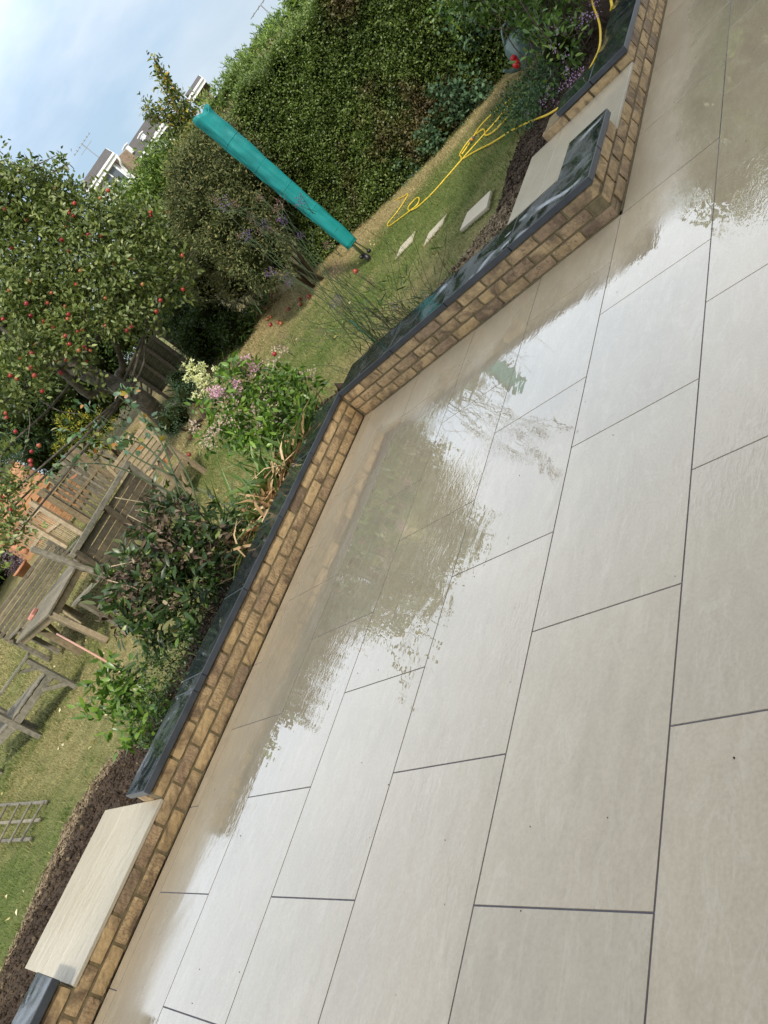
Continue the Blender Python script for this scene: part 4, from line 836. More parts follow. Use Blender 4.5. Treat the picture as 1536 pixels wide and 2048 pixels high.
# ------------------------------------------------------------------ fences
def pickets(name, label, tA, tB, bA, bB, D, n, w, mat, rails=(), rmat=None, post=True, thick=.02, gapvar=0, cat='fence', Db=None):
    """tA..tB top pixels, bA..bB foot pixels (from right to left); D distance"""
    Db = Db or D; fA, fB = atd(*bA, D), atd(*bB, Db); zA, zB = vz(*tA, fA), vz(*tB, fB)
    t_ = thing(name, label, cat, fA); d = unit(((fB-fA)*[1, 1, 0])[None])[0]; nr = np.array([-d[1], d[0], 0]); mb = MB()
    for i in range(n):
        a_ = i/(n-1); p = fA*(1-a_)+fB*a_; zt = zA*(1-a_)+zB*a_+rng.normal(0, gapvar); lean = rng.normal(0, .012, 2)
        mb.beam(p-[0, 0, .25], (p[0]+lean[0], p[1]+lean[1], zt), thick, w, up=d, bev=.004)
    mb.build('pickets', mat, t_); mb = MB()
    for h in rails:
        pA = np.array([fA[0], fA[1], fA[2]*(1-h)+zA*h])+nr*.03; pB = np.array([fB[0], fB[1], fB[2]*(1-h)+zB*h])+nr*.03; mb.beam(pA, pB, .03, .06)
    if rails: mb.build('rail', rmat or mat, t_)
    if post:
        for p, z in ((fA, zA), (fB, zB)): mb = MB(); mb.beam(p-[0, 0, .3]+nr*.06, (p[0]+nr[0]*.06, p[1]+nr[1]*.06, z+.06), .09, .09, up=d); mb.build('post', rmat or mat, t_)
    return t_
def q6(x, y): return (x/5.908, 800+y/5.908)
pickets('palisade', 'row of rough vertical log posts and boards in front of the shed', q6(985, 420), q6(520, 1060), q6(1290, 900), q6(900, 1370), 17.0, 10, .058, MT['wood'], (.3, .8), MT['woodtan'], True, .05, .05, Db=16.4)
pickets('palisade', 'second shorter row of grey upright boards behind the log posts', q6(1080, 350), q6(700, 720), q6(1390, 720), q6(1150, 1080), 18.2, 7, .07, MT['woodgrey'], (.5,), MT['woodgrey'], False, .04, .06)
pickets('picket_fence', 'pale narrow picket panel beside the tall tan post', q6(440, 1150), q6(215, 1420), q6(850, 1480), q6(640, 1625), 16.4, 13, .017, MT['woodpale'], (.25, .8), MT['woodpale'], True, .02, .01, Db=16.6)
pickets('picket_fence', 'pale narrow picket panel furthest left, beside the terracotta pot', q6(205, 1450), q6(120, 1640), q6(620, 1640), q6(470, 1810), 16.7, 11, .016, MT['woodpale'], (.3, .8), MT['woodpale'], False, .02, .01, Db=17)
# a brick pier and clutter glimpsed through the palisade
pr_ = thing('brick_pier', 'stack of old bricks glimpsed between the log posts', 'bricks', atd(*q6(700, 1180), 19)); mb = MB(); bp = atd(*q6(740, 1180), 19)
for i in range(5):
    for j in range(4): mb.box(bp+np.array([(j-1.5)*.23+(i % 2)*.06, (j-1.5)*-.05, (i-3)*.11]), (.21, .11, .09), None, 0, .006)
mb.build('bricks', MT['cedar'], pr_)
# mossy panel fence at the back
fp = thing('fence_panel', 'dark mossy boarded fence panel in the shade beside the apple trunk', 'fence', atd(310, 790, 17.4)); mb = MB()
a0, a1 = atd(258, 740, 17.4), atd(326, 792, 17.4); 
cTR, cBR, cBL, cTL = atd(301, 676, 17.4), atd(366, 714, 17.4), atd(326, 792, 17.4), atd(258, 738, 17.4)
xr = (cTR[:2]+cBR[:2])/2; xl = (cTL[:2]+cBL[:2])/2; zt = (cTR[2]+cTL[2])/2; zb_ = (cBR[2]+cBL[2])/2; dv = unit(np.append(xr-xl, 0)[None])[0]
for i in range(14):
    z = zb_+(zt-zb_)*(i+.5)/14; p = np.array([*xl, z]); q = np.array([*xr, z]); mb.beam(p-dv*.05, q+dv*.05, .02, (zt-zb_)/14*1.12, up=(0, .12, 1))
mb.build('boards', MT['woodgreen'], fp)
for a_ in (.0, .34, .68, 1.0):
    mb = MB(); p = xl*(1-a_)+xr*a_; nr = np.array([dv[1], -dv[0]])*.05; mb.beam((p[0]+nr[0], p[1]+nr[1], zb_-.5), (p[0]+nr[0], p[1]+nr[1], zt+.06), .06, .07, up=dv); mb.build('batten', MT['wooddark'], fp)
fp2 = thing('fence_panel', 'second mossy fence panel half hidden by the dark evergreen', 'fence', atd(360, 680, 18)); mb = MB()
c1, c2 = atd(345, 690, 18), atd(375, 640, 18)
for i in range(10): z = .9+i*.11; mb.beam((c1[0], c1[1], z), (c2[0]+.3, c2[1]-.2, z), .02, .12)
mb.build('boards', MT['woodgreen'], fp2)

# ------------------------------------------------------------------ garden furniture
def armchair(label, A, Bp, back, hb, ha, hs, w, mats, z0=.05, nb=7, ns=6):
    """A foot of rear leg (near side), Bp foot of front leg (near side), back: unit vector along the width, w width"""
    wd, arm = mats; A = np.array([*A, z0]); Bp = np.array([*Bp, z0]); back = unit(np.array([[*back, 0.0]]))[0]; f = unit((Bp-A)[None])[0]; dep = np.linalg.norm(Bp-A)
    t_ = thing('garden_chair', label, 'chair', A); lean = -f*.16
    for s_ in (0, w):
        o_ = back*s_; mb = MB(); mb.beam(A+o_, A+o_+[0, 0, ha], .06, .07, up=f); mb.beam(A+o_+[0, 0, ha-.02], A+o_+lean+[0, 0, hb], .055, .07, up=f); mb.build('leg', wd, t_)
        mb = MB(); mb.beam(Bp+o_, Bp+o_+[0, 0, ha-.015], .06, .06, up=f); mb.build('leg', wd, t_)
        mb = MB(); mb.beam(A+o_+[0, 0, ha]-f*.04, Bp+o_+[0, 0, ha+.01]+f*.08, .085, .03); mb.build('armrest', arm, t_)
        mb = MB(); mb.beam(A+o_+[0, 0, hs-.07], Bp+o_+[0, 0, hs-.06], .03, .09)
        mb.beam(Bp+o_-f*.02+[0, 0, hs-.28], Bp+o_-f*.24+[0, 0, hs-.08], .035, .05); mb.beam(Bp+o_-f*.03+[0, 0, ha-.16], Bp+o_-f*.17+[0, 0, ha-.03], .03, .04); mb.build('side_rail', wd, t_)
    mb = MB(); n0 = unit(np.cross(back, lean+[0, 0, hb-ha])[None])[0]
    for i in range(nb):
        a_ = (i+.5)/nb; p = A+[0, 0, hs+.10]+(lean)*max(0, (hs+.1+a_*(hb-hs-.14)-ha)/(hb-ha))+[0, 0, a_*(hb-hs-.14)]; mb.beam(p+back*.03, p+back*(w-.03), .02, (hb-hs-.14)/nb*.84, up=(lean+[0, 0, hb-ha]))
    mb.build('backrest', wd, t_); mb = MB()
    for i in range(ns):
        a_ = (i+.5)/ns; p = A+f*dep*a_*1.08+[0, 0, hs-.012+.02*a_]; mb.beam(p+back*.02, p+back*(w-.02), dep*1.08/ns*.82, .022)
    mb.build('seat', wd, t_); mb = MB(); mb.beam(Bp+[0, 0, hs-.07], Bp+back*w+[0, 0, hs-.07], .03, .10); mb.beam(A+[0, 0, hs-.07], A+back*w+[0, 0, hs-.07], .03, .1); mb.build('seat_rail', wd, t_)
    return t_
armchair('tan slatted wooden garden armchair, rightmost of the set, beside the lilac blooms', (5.65, 8.25), (5.13, 8.05), (-.36, .93), 1.14, .70, .42, 1.0, (MT['woodtan'], MT['wood']), nb=8)
armchair('slatted wooden bench with its arms, leftmost of the set, standing clear on the lawn', (1.70, 9.07), (2.27, 8.55), (-.25, .97), 1.05, .68, .40, 1.35, (MT['woodgrey'], MT['woodgrey']), nb=6)

# bench turned away, the shade on its slatted back painted as darker wood
bn = thing('garden_bench', 'wooden garden bench with its shade-darkened slatted back turned to the patio', 'bench', (3.6, 6.95, .05))
R_ = np.array([4.34, 7.12, .05]); L_ = np.array([2.86, 6.8, .05]); d_ = unit((R_-L_)[None])[0]; nf = np.array([-d_[1], d_[0], 0])
leanb = -nf*.10
mb = MB(); mb.beam(L_+leanb+[0, 0, 1.0], R_+leanb+[0, 0, 1.04], .07, .06); mb.build('top_rail', MT['woodgrey'], bn)
mb = MB()
for i in range(8):
    z = .36+i*.082; k_ = (z/1.0); mb.beam(L_+leanb*k_+[0, 0, z]+nf*.02, R_+leanb*k_+[0, 0, z]+nf*.02, .02, .072)
mb.build('backrest', MT['wooddark'], bn)  # shaded side of the bench, its shade painted in the wood colour
for s_ in (.03, .5, .97):
    mb = MB(); p = L_*(1-s_)+R_*s_; mb.beam(p-nf*.01, p+leanb-nf*.015+[0, 0, 1.0], .055, .06, up=d_); mb.build('leg' if s_ != .5 else 'centre_post', MT['wooddark'] if s_ < .9 else MT['woodgrey'], bn)
mb = MB(); mb.beam((2.98, 6.62, .05), (2.78, 6.84, 1.42), .05, .065, up=d_, bev=.012); mb.build('end_post', MT['woodgrey'], bn)
for p in (L_+nf*.55, R_+nf*.55): mb = MB(); mb.beam(p, p+[0, 0, .64], .06, .06, up=d_); mb.build('leg', MT['wood'], bn)
for p in (L_, R_): mb = MB(); mb.beam(p+[0, 0, .64]-nf*.02, p+nf*.65+[0, 0, .66], .09, .03); mb.build('armrest', MT['woodgrey'], bn)
mb = MB()
for i in range(5): p = nf*(.06+i*.11)+[0, 0, .43]; mb.beam(L_+p, R_+p, .09, .02)
mb.build('seat', MT['wood'], bn)

# table with rounded grooved boards
tb_ = thing('garden_table', 'wooden garden table with clipped corners between the benches', 'table', (3.5, 9.6, .05))
TT = [(2.86, 8.52), (3.55, 8.95), (4.35, 9.5), (4.45, 9.9), (4.1, 11.0), (3.8, 11.25), (3.35, 11.2), (3.02, 10.7)]
from mathutils.geometry import intersect_line_line_2d
mb = MB(); n = len(TT); TP = np.array(TT); cc_ = TP.mean(0); ax = unit((TP[7]-TP[0])[None])[0]; ay = np.array([-ax[1], ax[0]])
# boards run along ax: clip strips against the outline
def clip_poly(poly, nrm, c):
    out = []
    for i in range(len(poly)):
        p, q = poly[i], poly[(i+1) % len(poly)]; dp, dq = p@nrm-c, q@nrm-c
        if dp >= 0: out.append(p)
        if (dp >= 0) != (dq >= 0): out.append(p+(q-p)*dp/(dp-dq))
    return out
pr2 = TP@ay; lo, hi = pr2.min(), pr2.max(); nb_ = 16
for i in range(nb_):
    a_, b_ = lo+(hi-lo)*i/nb_+.003, lo+(hi-lo)*(i+1)/nb_-.003; pl = clip_poly(clip_poly(list(TP), ay, a_), -ay, -b_)
    if len(pl) > 2:
        k = len(pl); V = [(*p, .80) for p in pl]+[(*p, .775) for p in pl]; mb.add(V, [tuple(range(k)), tuple(range(k, 2*k))[::-1]]+[(j, k+j, k+(j+1) % k, (j+1) % k) for j in range(k)])
mb.build('tabletop', MT['woodpale'] if False else MT['wood'], tb_)
mb = MB(); ins = cc_+(TP-cc_)*.93
for i in range(n): p, q = ins[i], ins[(i+1) % n]; mb.beam((*p, .725), (*q, .725), .03, .095)
mb.build('apron', MT['woodtan'], tb_)
for (x, y) in ((2.84, 8.27), (3.02, 9.7), (4.2, 9.6), (3.9, 10.9)):
    mb = MB(); tz = float(terr(x, y)); ix, iy = (2.9, 8.62) if (x, y) == (2.84, 8.27) else (x, y); mb.beam((x, y, tz), (ix, iy, .77), .07, .09, up=(ax[0], ax[1], 0)); mb.beam((x*.9+cc_[0]*.1, y*.9+cc_[1]*.1, .40), (x*.72+cc_[0]*.28, y*.72+cc_[1]*.28, .72), .04, .06); mb.build('leg', MT['woodtan'], tb_)
br = thing('brick', 'small reddish brick resting on the edge of the wooden table', 'brick', (3.05, 9.4, .80)); mb = MB(); pb = gz(66, 1228, .83); mb.box((pb[0], pb[1], .83), (.20, .11, .055), [[.8, -.6, 0], [.6, .8, 0], [0, 0, 1]], 0, .008); mb.build('block', plain('pink_brick', (.55, .24, .18), .8, .2, 20), br)

# bench behind the table, backrest facing the camera
b2 = thing('garden_bench', 'wide wooden bench with pale slatted backrest standing behind the table', 'bench', (4.1, 11.4, .25)); Yb = 11.4
PR_, PL_ = at(100, 1082, 1, Yb), at(0, 1215, 1, Yb); BR_, BL_ = at(142, 1112, 1, Yb), at(42, 1260, 1, Yb); e = (PL_-PR_); PL2 = PR_+e*1.25; BL2 = BR_+(BL_-BR_)*1.2
mb = MB()
for i in range(6):
    a_ = (i+.5)/6; p = PR_*(1-a_)+BR_*a_; q = PL2*(1-a_)+BL2*a_; mb.beam(p+[0, .06-.12*a_, 0], q+[0, .06-.12*a_, 0], .025, abs(PR_[2]-BR_[2])/6*.84)
mb.build('backrest', MT['wood'], b2)
for (p, q) in ((PR_, BR_), (PL2, BL2)):
    mb = MB(); mb.beam((p[0], Yb+.08, p[2]+.03), (p[0], Yb+.02, .2), .07, .07, up=(1, 0, 0)); mb.build('leg', MT['woodgrey'], b2)
    mb = MB(); mb.beam((p[0], Yb-.55, .2), (p[0], Yb-.55, .85), .07, .07, up=(1, 0, 0)); mb.build('leg', MT['woodgrey'], b2)
    mb = MB(); mb.beam((p[0], Yb+.05, .87), (p[0], Yb-.62, .87), .09, .03); mb.build('armrest', MT['woodgrey'], b2)
mb = MB()
for i in range(5): mb.beam((PR_[0], Yb-.06-i*.11, .64), (PL2[0], Yb-.06-i*.11, .64), .09, .022)
mb.build('seat', MT['wood'], b2)

# ------------------------------------------------------------------ teal rotary airer under its cover
ab = gz(733, 513, .12); ar = thing('rotary_airer', 'folded rotary clothes airer under a tall teal cover on the lawn', 'airer', (ab[0], ab[1], .05))
ztop = vz(416, 213, ab)+.05; zbot = vz(706, 487, ab); mb = MB(); nseg = 48; nv = 40; V = []; F = []
for i in range(nv+1):
    t = i/nv; z = zbot+(ztop-zbot)*t; base = np.interp(t, [0, .05, .45, .75, .93, 1], [.088, .094, .114, .126, .120, .134]); tw = .35
    for j in range(nseg):
        an = 2*math.pi*j/nseg; lob = .10*math.cos(4*an+.5)+.035*math.sin(7*an+5*t)+.02*math.sin(11*an-9*t)
        r = base*(1+lob*(.6+.6*t)); r += .0028*math.sin(t*70+math.sin(an*2)*2)*(abs(math.sin(an*2)))+.004*math.sin(t*23+3*math.sin(an+t*9))+.003*math.sin(an*5+t*41)
        zz = z+(-.10*(1-abs(math.cos(an+.6)))**1.0 if i == nv else (-.05*(1-abs(math.cos(an+.6))) if i == nv-1 else 0))
        V.append((ab[0]+r*math.cos(an+tw), ab[1]+r*math.sin(an+tw), zz))
for i in range(nv):
    for j in range(nseg): F.append((i*nseg+j, i*nseg+(j+1) % nseg, (i+1)*nseg+(j+1) % nseg, (i+1)*nseg+j))
cv = build('cover', V, F, MT['teal'], ar, smooth=True)
sol = cv.modifiers.new('s', 'SOLIDIFY'); sol.thickness = .003; sol.offset = -1
mb = MB()
for t in (.005, .12, .28, .45, .62, .80):
    ring = []; z = zbot+(ztop-zbot)*t; i = int(t*nv)
    pts = [np.array(V[i*nseg+j])*[1, 1, 0]+[0, 0, z] for j in range(nseg)]; pts = [p+(p-np.array([ab[0], ab[1], z]))*.012 for p in pts]; mb.tube(pts+[pts[0]], .0035, 5, cap=False)
mb.build('seam', MT['teal'], cv)
mb = MB(); mb.tube([(ab[0], ab[1], .02), (ab[0], ab[1], ztop-.25)], .022, 12); mb.build('pole', MT['alu'], ar, True)
mb = MB(); mb.tube([(ab[0]+.05, ab[1]-.06, .16), (ab[0]+.02, ab[1]-.02, zbot+.1)], .010, 8); mb.tube([(ab[0]-.06, ab[1]-.02, .2), (ab[0]-.03, ab[1], zbot+.1)], .010, 8); mb.build('arm_end', MT['alu'], ar, True)
mb = MB()
for dx, dy, dz in ((.06, -.05, .14), (-.04, .03, .17), (.02, .03, .11)): V_, F_ = ico((ab[0]+dx, ab[1]+dy, dz), .032, 2, 0); mb.add(V_, F_)
mb.tube([(ab[0], ab[1], .03), (ab[0], ab[1], .15)], .036, 12); mb.build('ground_socket', MT['black'], ar, True)

# ------------------------------------------------------------------ stepping stones
def stone4(label, px, z):
    Q = [gz(x, y, z) for x, y in px]; V = Q+[q-[0, 0, .035] for q in Q]; F = [(0, 1, 2, 3), (7, 6, 5, 4)]+[(i, i+4, (i+1) % 4+4, (i+1) % 4) for i in range(4)]
    o = build('stepping_stone', V, F, MT['stone']); bv = o.modifiers.new('b', 'BEVEL'); bv.width = .003; tag(o, label, 'paving stone', 'cream stepping stones across the lawn')
stone4('cream stepping stone nearest the dug soil bed, largest of the three', [(981, 380), (973, 414), (919, 461), (934, 425)], .085)
stone4('cream stepping stone in the middle of the three on the lawn', [(894, 427), (884, 449), (846, 493), (857, 466)], .062)
stone4('cream stepping stone nearest the teal airer on the lawn', [(831, 461), (824, 483), (789, 519), (801, 493)], .062)

# ------------------------------------------------------------------ hose
def q3(x, y): return (740+x/3.072, 100+y/3.072)
hs = thing('garden_hose', 'yellow garden hose looped over the lawn and into the right-hand bed', 'hose', (7.5, 3, .06))
def hz2(P, z): return [gz(*q3(x, y), z) for x, y in P]
up_ = [gz(x, y, z) for x, y, z in ((1178, -20, .30), (1186, 10, .32), (1197, 40, .32), (1201, 65, .31), (1199, 95, .29), (1188, 122, .26), (1172, 150, .24), (1155, 175, .21), (1130, 205, .18), (1098, 228, .16), (1060, 243, .13), (1025, 260, .10), (985, 285, .075), (950, 303, .07), (925, 318, .07))]
st1 = up_+hz2([(560, 655), (553, 640), (590, 580), (630, 535), (680, 495), (700, 488), (706, 505)], .07)
loop = hz2([(165, 890), (115, 905), (95, 935), (105, 955), (150, 928), (205, 900), (230, 884), (225, 905), (170, 990), (112, 1062), (120, 1080), (200, 1022), (245, 988), (290, 950), (303, 915), (285, 910), (240, 958), (238, 985), (275, 975), (320, 940), (390, 872), (480, 770), (600, 632), (700, 520), (780, 430), (850, 340), (880, 318), (870, 350)], .068)
st3 = hz2([(900, 285), (870, 300), (800, 350), (740, 402), (680, 465), (640, 525), (600, 590), (565, 640)], .082)
st4 = hz2([(706, 505), (712, 525), (760, 500), (815, 445), (870, 380), (905, 335), (940, 260), (1000, 200), (1060, 150), (1100, 110)], .078)
for pts in (st1, loop, st3, st4):
    mb = MB(); q = smooth_path(pts, 7); mb.tube(q, .0088, 8); mb.build('hose_run', MT['hose'], hs, True)
a_, b_ = gz(*q3(640, 535), .085), gz(*q3(585, 600), .085); dd = (b_-a_)
for k_, m_ in ((0, 'hosegrey'), (.16, 'orange'), (.34, 'hosegrey')):
    mb = MB(); mb.tube([a_+dd*k_, a_+dd*(k_+.13)], .02, 10); mb.build('connector', MT[m_], hs, True)
hs2 = thing('garden_hose', 'short end of yellow hose poking out over the far right coping', 'hose', (8.5, 1, .3)); mb = MB(); mb.tube(smooth_path([gz(1228, -30, .3), gz(1222, -5, .31), gz(1224, 12, .29), gz(1222, 20, .27)], 5), .012, 8); mb.build('hose_run', MT['hose'], hs2, True)

# ------------------------------------------------------------------ watering can, pot, trellis piece, cane
wc = gz(1045, 125, .06); can = thing('watering_can', 'grey-green plastic watering can with red rose, under the hedge by the right-hand bed', 'watering can', wc)
up = unit(np.array([[-.55, -.35, .75]]))[0]; c0 = wc+np.array([-.1, .25, .2])*1.0
bc = gz(1045, 100, .2); mb = MB(); mb.lathe(bc, [(.001, -.20), (.12, -.20), (.165, -.15), (.185, 0), (.17, .12), (.12, .19), (.06, .22), (.001, .225)], 28); mb.build('body', MT['can'], can, True)
mb = MB(); mb.tube(smooth_path([bc+[-.12, .12, -.1], bc+[-.2, .18, -.04], bc+[-.25, .22, .04]], 5), [.028]*6+[.02]*5, 10); mb.build('spout', MT['can'], can, True)
dr_ = math.hypot(bc[0]-CAM[0], bc[1]-CAM[1])-.45; mb = MB(); mb.lathe(atd(1036, 126, dr_), [(.001, 0), (.05, .005), (.055, .03), (.02, .07), (.001, .075)], 14, axis=(-.8, .5, .3)); mb.lathe(atd(1031, 117, dr_), [(.001, 0), (.035, .005), (.03, .05), (.001, .06)], 12, axis=(-.3, .3, .8)); mb.tube([atd(1036, 124, dr_), atd(1031, 114, dr_)], .02, 8); mb.build('rose', MT['red'], can, True)
mb = MB(); mb.tube(smooth_path([bc+[.1, -.1, .17], bc+[.12, -.12, .3], bc+[0, 0, .34], bc+[-.08, .08, .2]], 5), .014, 8); mb.build('handle', MT['can'], can, True)

def pot(label, px, D, r, h, plant):
    p = atd(*px, D); t_ = thing('plant_pot', label, 'plant pot', p); mb = MB(); mb.lathe(p, [(.001, 0), (r*.62, 0), (r*.9, h*.8), (r*1.02, h*.8), (r*1.06, h), (r*.92, h), (r*.88, h*.85), (.001, h*.82)], 24); mb.build('pot', MT['terracotta'], t_, True)
    P, D_ = blob_leaf_points([(p+[0, 0, h+r*.9], r*1.1)], 1500, .05, 10, .3); leaves('plant', P, D_, .06, .02, plant, t_); return t_
M_purp = foliage('purple_leaves', [(0, (.04, .03, .05)), (.6, (.12, .08, .13)), (1, (.2, .16, .14))])
pot('terracotta pot with purple-grey plant at the end of the picket fence', (62, 1148), 14.5, .16, .22, M_purp)
tp_ = thing('plant_pot', 'plain terracotta pot lying against the picket fence end', 'plant pot', atd(45, 1100, 15.5)); mb = MB(); a_, b_ = atd(*q6(130, 1700), 15.5), atd(*q6(335, 1800), 15.5)
mb.tube([a_, a_*.2+b_*.8, b_], [.06, .055, .05], 18); mb.build('pot', MT['terracotta'], tp_, True)
# loose trellis on the lawn
tl = thing('trellis_panel', 'small grey wooden trellis panel lying on the lawn, left edge', 'trellis', gz(40, 1650, .06)); c = gz(50, 1655, .075)
def tlp(x, y, z): return gz(x, y, z)
mb = MB()
for (a_, b_) in (((-30, 1612), (94, 1604)), ((-30, 1648), (80, 1640)), ((-35, 1684), (62, 1678))): mb.beam(tlp(*a_, .085), tlp(*b_, .085), .032, .02)
for (a_, b_) in (((88, 1602), (40, 1684)), ((62, 1606), (18, 1686)), ((38, 1608), (-4, 1688)), ((14, 1610), (-28, 1690))): mb.beam(tlp(*a_, .105), tlp(*b_, .105), .026, .018)
mb.build('laths', MT['woodgrey'], tl)
cn = thing('bamboo_cane', 'pinkish bamboo cane leaning out of the bed near the table legs', 'cane', (2.0, 4.4, .1)); mb = MB(); mb.tube([at(114, 1268, 1, 5.3), at(165, 1296, 1, 4.9), at(240, 1338, 1, 4.35)], .009, 7); mb.build('rod', MT['cane'], cn, True)
# pebble / broken slab by the apple tree
rk = gg(352, 818); V_, F_ = ico((rk[0], rk[1], rk[2]+.04), (.22, .12, .07), 2, .2); o = build('rock', V_, F_, MT['woodgrey'], smooth=True); tag(o, 'flat grey stone on the soil beside the apple tree foot', 'stone')

# ------------------------------------------------------------------ planting behind the walls
def stalks(mb, base, tops, r=.004, wig=.04, n=4):
    for b_, t_ in zip(base, tops):
        m1 = b_*.66+t_*.34+rng.normal(0, wig, 3)*[1, 1, .2]; m2 = b_*.33+t_*.67+rng.normal(0, wig, 3)*[1, 1, .2]; q = smooth_path([b_, m1, m2, t_], n); mb.tube(q, np.linspace(r*.8, r*.4, len(q)), 5)
def blooms(name, C, r, mat, parent, petals=9, L_=.016, W_=.009):
    """every flower head is a part of its own: a burst of petals, a few shapes shared between the copies"""
    C = np.asarray(C); nm = {'s': name[:-1]}.get(name[-1], name); tm = []
    for q in range(4):
        P = rng.normal(0, r, (petals, 3)); D = P+rng.normal(0, r*.3, P.shape)+[0, 0, r*.3]; o = leaves(nm, P, D, L_, W_, mat, None, prof='low', droop=.05); tm.append(o.data); bpy.data.objects.remove(o)
    for i, c in enumerate(C[:100]):
        o = bpy.data.objects.new(nm, tm[i % 4]); COL.objects.link(o); o.parent = parent; o.location = Vector(c)-Vector(parent.location); o.rotation_euler = (rng.uniform(-.5, .5), rng.uniform(-.5, .5), rng.uniform(0, 6.3)); s_ = rng.uniform(.75, 1.2); o.scale = (s_, s_, s_)
M_pink = foliage('pink_petals', [(0, (.55, .18, .42)), (.5, (.68, .36, .55)), (1, (.75, .55, .62))], transl=.2, gain=1.0); M_blush = foliage('blush_petals', [(0, (.50, .30, .26)), (.5, (.62, .45, .38)), (1, (.74, .62, .54))], transl=.2, gain=.85)
M_cream = foliage('cream_petals', [(0, (.50, .52, .24)), (.5, (.68, .69, .40)), (1, (.80, .80, .58))], transl=.2, gain=1.0); M_verb = foliage('verbena_purple', [(0, (.07, .03, .15)), (.6, (.16, .07, .28)), (1, (.28, .15, .42))], gain=1.0); M_verbdry = foliage('verbena_spent', [(0, (.09, .05, .05)), (.6, (.16, .09, .085)), (1, (.22, .14, .12))])
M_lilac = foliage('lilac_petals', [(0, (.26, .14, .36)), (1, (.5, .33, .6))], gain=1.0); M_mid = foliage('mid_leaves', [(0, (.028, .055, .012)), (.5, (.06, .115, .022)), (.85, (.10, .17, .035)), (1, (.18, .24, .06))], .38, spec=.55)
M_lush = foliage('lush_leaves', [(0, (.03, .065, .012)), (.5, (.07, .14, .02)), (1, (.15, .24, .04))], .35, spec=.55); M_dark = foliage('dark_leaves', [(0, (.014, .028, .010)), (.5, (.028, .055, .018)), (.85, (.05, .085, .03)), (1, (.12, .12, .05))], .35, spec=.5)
M_dead = foliage('dead_leaves', [(0, (.04, .026, .02)), (.5, (.10, .07, .05)), (.85, (.19, .14, .10)), (1, (.34, .28, .2))], .7, transl=.1, gain=1.15); M_strap = foliage('strap_green', [(0, (.04, .075, .02)), (.6, (.08, .14, .035)), (1, (.16, .22, .09))], .35, spec=.6)
M_tan = foliage('strap_dead', [(0, (.16, .09, .045)), (.5, (.32, .21, .12)), (1, (.50, .37, .23))], .6, transl=.15)

def bed_point(x, y, Y): return at(x, y, 1, Y)
# pink-and-white phlox bush near the inner corner
ph = thing('phlox_bush', 'leafy bush of pink and blush-white flowers by the inner corner of the wall', 'flower bush', (3.8, 3.9, .11))
PB = [(bed_point(*p, Y), r) for p, Y, r in (((470, 760), 3.95, .17), ((520, 770), 3.9, .19), ((570, 770), 3.85, .18), ((610, 780), 3.8, .13), ((500, 830), 3.85, .18), ((550, 840), 3.8, .18), ((590, 830), 3.75, .14), ((450, 820), 3.95, .16), ((440, 870), 3.95, .14), ((490, 880), 3.85, .13), ((540, 890), 3.75, .12), ((600, 870), 3.7, .10))]
P, D = blob_leaf_points([(c, (r, r, r)) for c, r in PB], 800, .07, 9, .35); leaves('foliage', P, D, .085, .032, M_lush, ph, prof='mid')
bb = np.array([3.75, 3.85, .1]); tops = np.array([c+rng.normal(0, r*.5, 3) for c, r in PB for _ in range(4)]); mb = MB(); stalks(mb, [bb+rng.normal(0, .12, 3)*[1, 1, 0] for _ in tops], tops, .005); mb.build('stems', MT['stem'], ph, True)
def near_px(pts, Y, j=6, k=5): return np.array([at(x+rng.normal(0, j), y+rng.normal(0, j), 1, Y+rng.normal(0, .05)) for x, y in pts for _ in range(k)])
blooms('pink_flowers', near_px([(477, 725), (498, 720), (512, 735), (472, 760), (505, 745), (440, 782), (450, 790), (470, 785), (430, 790)], 3.85, 5, 5), .014, M_pink, ph, 16, .026, .017)
blooms('white_flowers', near_px([(550, 715), (560, 708), (528, 745), (540, 770), (548, 785), (515, 790), (500, 800), (508, 815), (520, 800), (545, 820), (555, 835), (540, 840), (527, 850), (512, 860), (508, 870), (535, 855), (588, 845), (620, 752), (630, 748), (450, 830), (415, 890), (395, 850), (420, 850), (480, 810), (455, 805), (600, 755), (562, 720), (470, 850), (440, 850), (405, 870)], 3.78, 8, 2), .016, M_blush, ph, 17, .024, .015)
# cream hydrangea plume
cr_ = thing('hydrangea', 'single creamy white cone of blossom rising beside the pink bush', 'flower', (3.7, 3.98, .11)); cc_ = at(398, 752, 1, 4.0)
CBL = [(at(x, y, 1, 4.0+dy), r) for x, y, dy, r in ((385, 735, 0, .05), (405, 735, .02, .055), (398, 760, -.02, .06), (418, 755, 0, .05), (380, 752, .02, .045), (405, 780, -.02, .05), (372, 728, 0, .025), (430, 745, 0, .03), (392, 790, 0, .03), (428, 770, 0, .03))]
P, D = blob_leaf_points(CBL, 5200, .016, 9, .3); leaves('blossom', P, D, .026, .013, M_cream, cr_, prof='low', droop=.1)
mb = MB(); stalks(mb, [np.array([3.72, 3.95, .1])], [cc_], .006, .02, 6); mb.build('stem', MT['stem'], cr_, True); P = np.array([at(x, y, 1, 4.0) for x, y in ((425, 790), (415, 800), (410, 812), (400, 805), (430, 805), (440, 800), (435, 785), (420, 815))]); leaves('foliage', P, rng.normal(0, 1, P.shape)+[-.3, -.6, .3], .12, .045, M_lush, cr_, prof='mid')
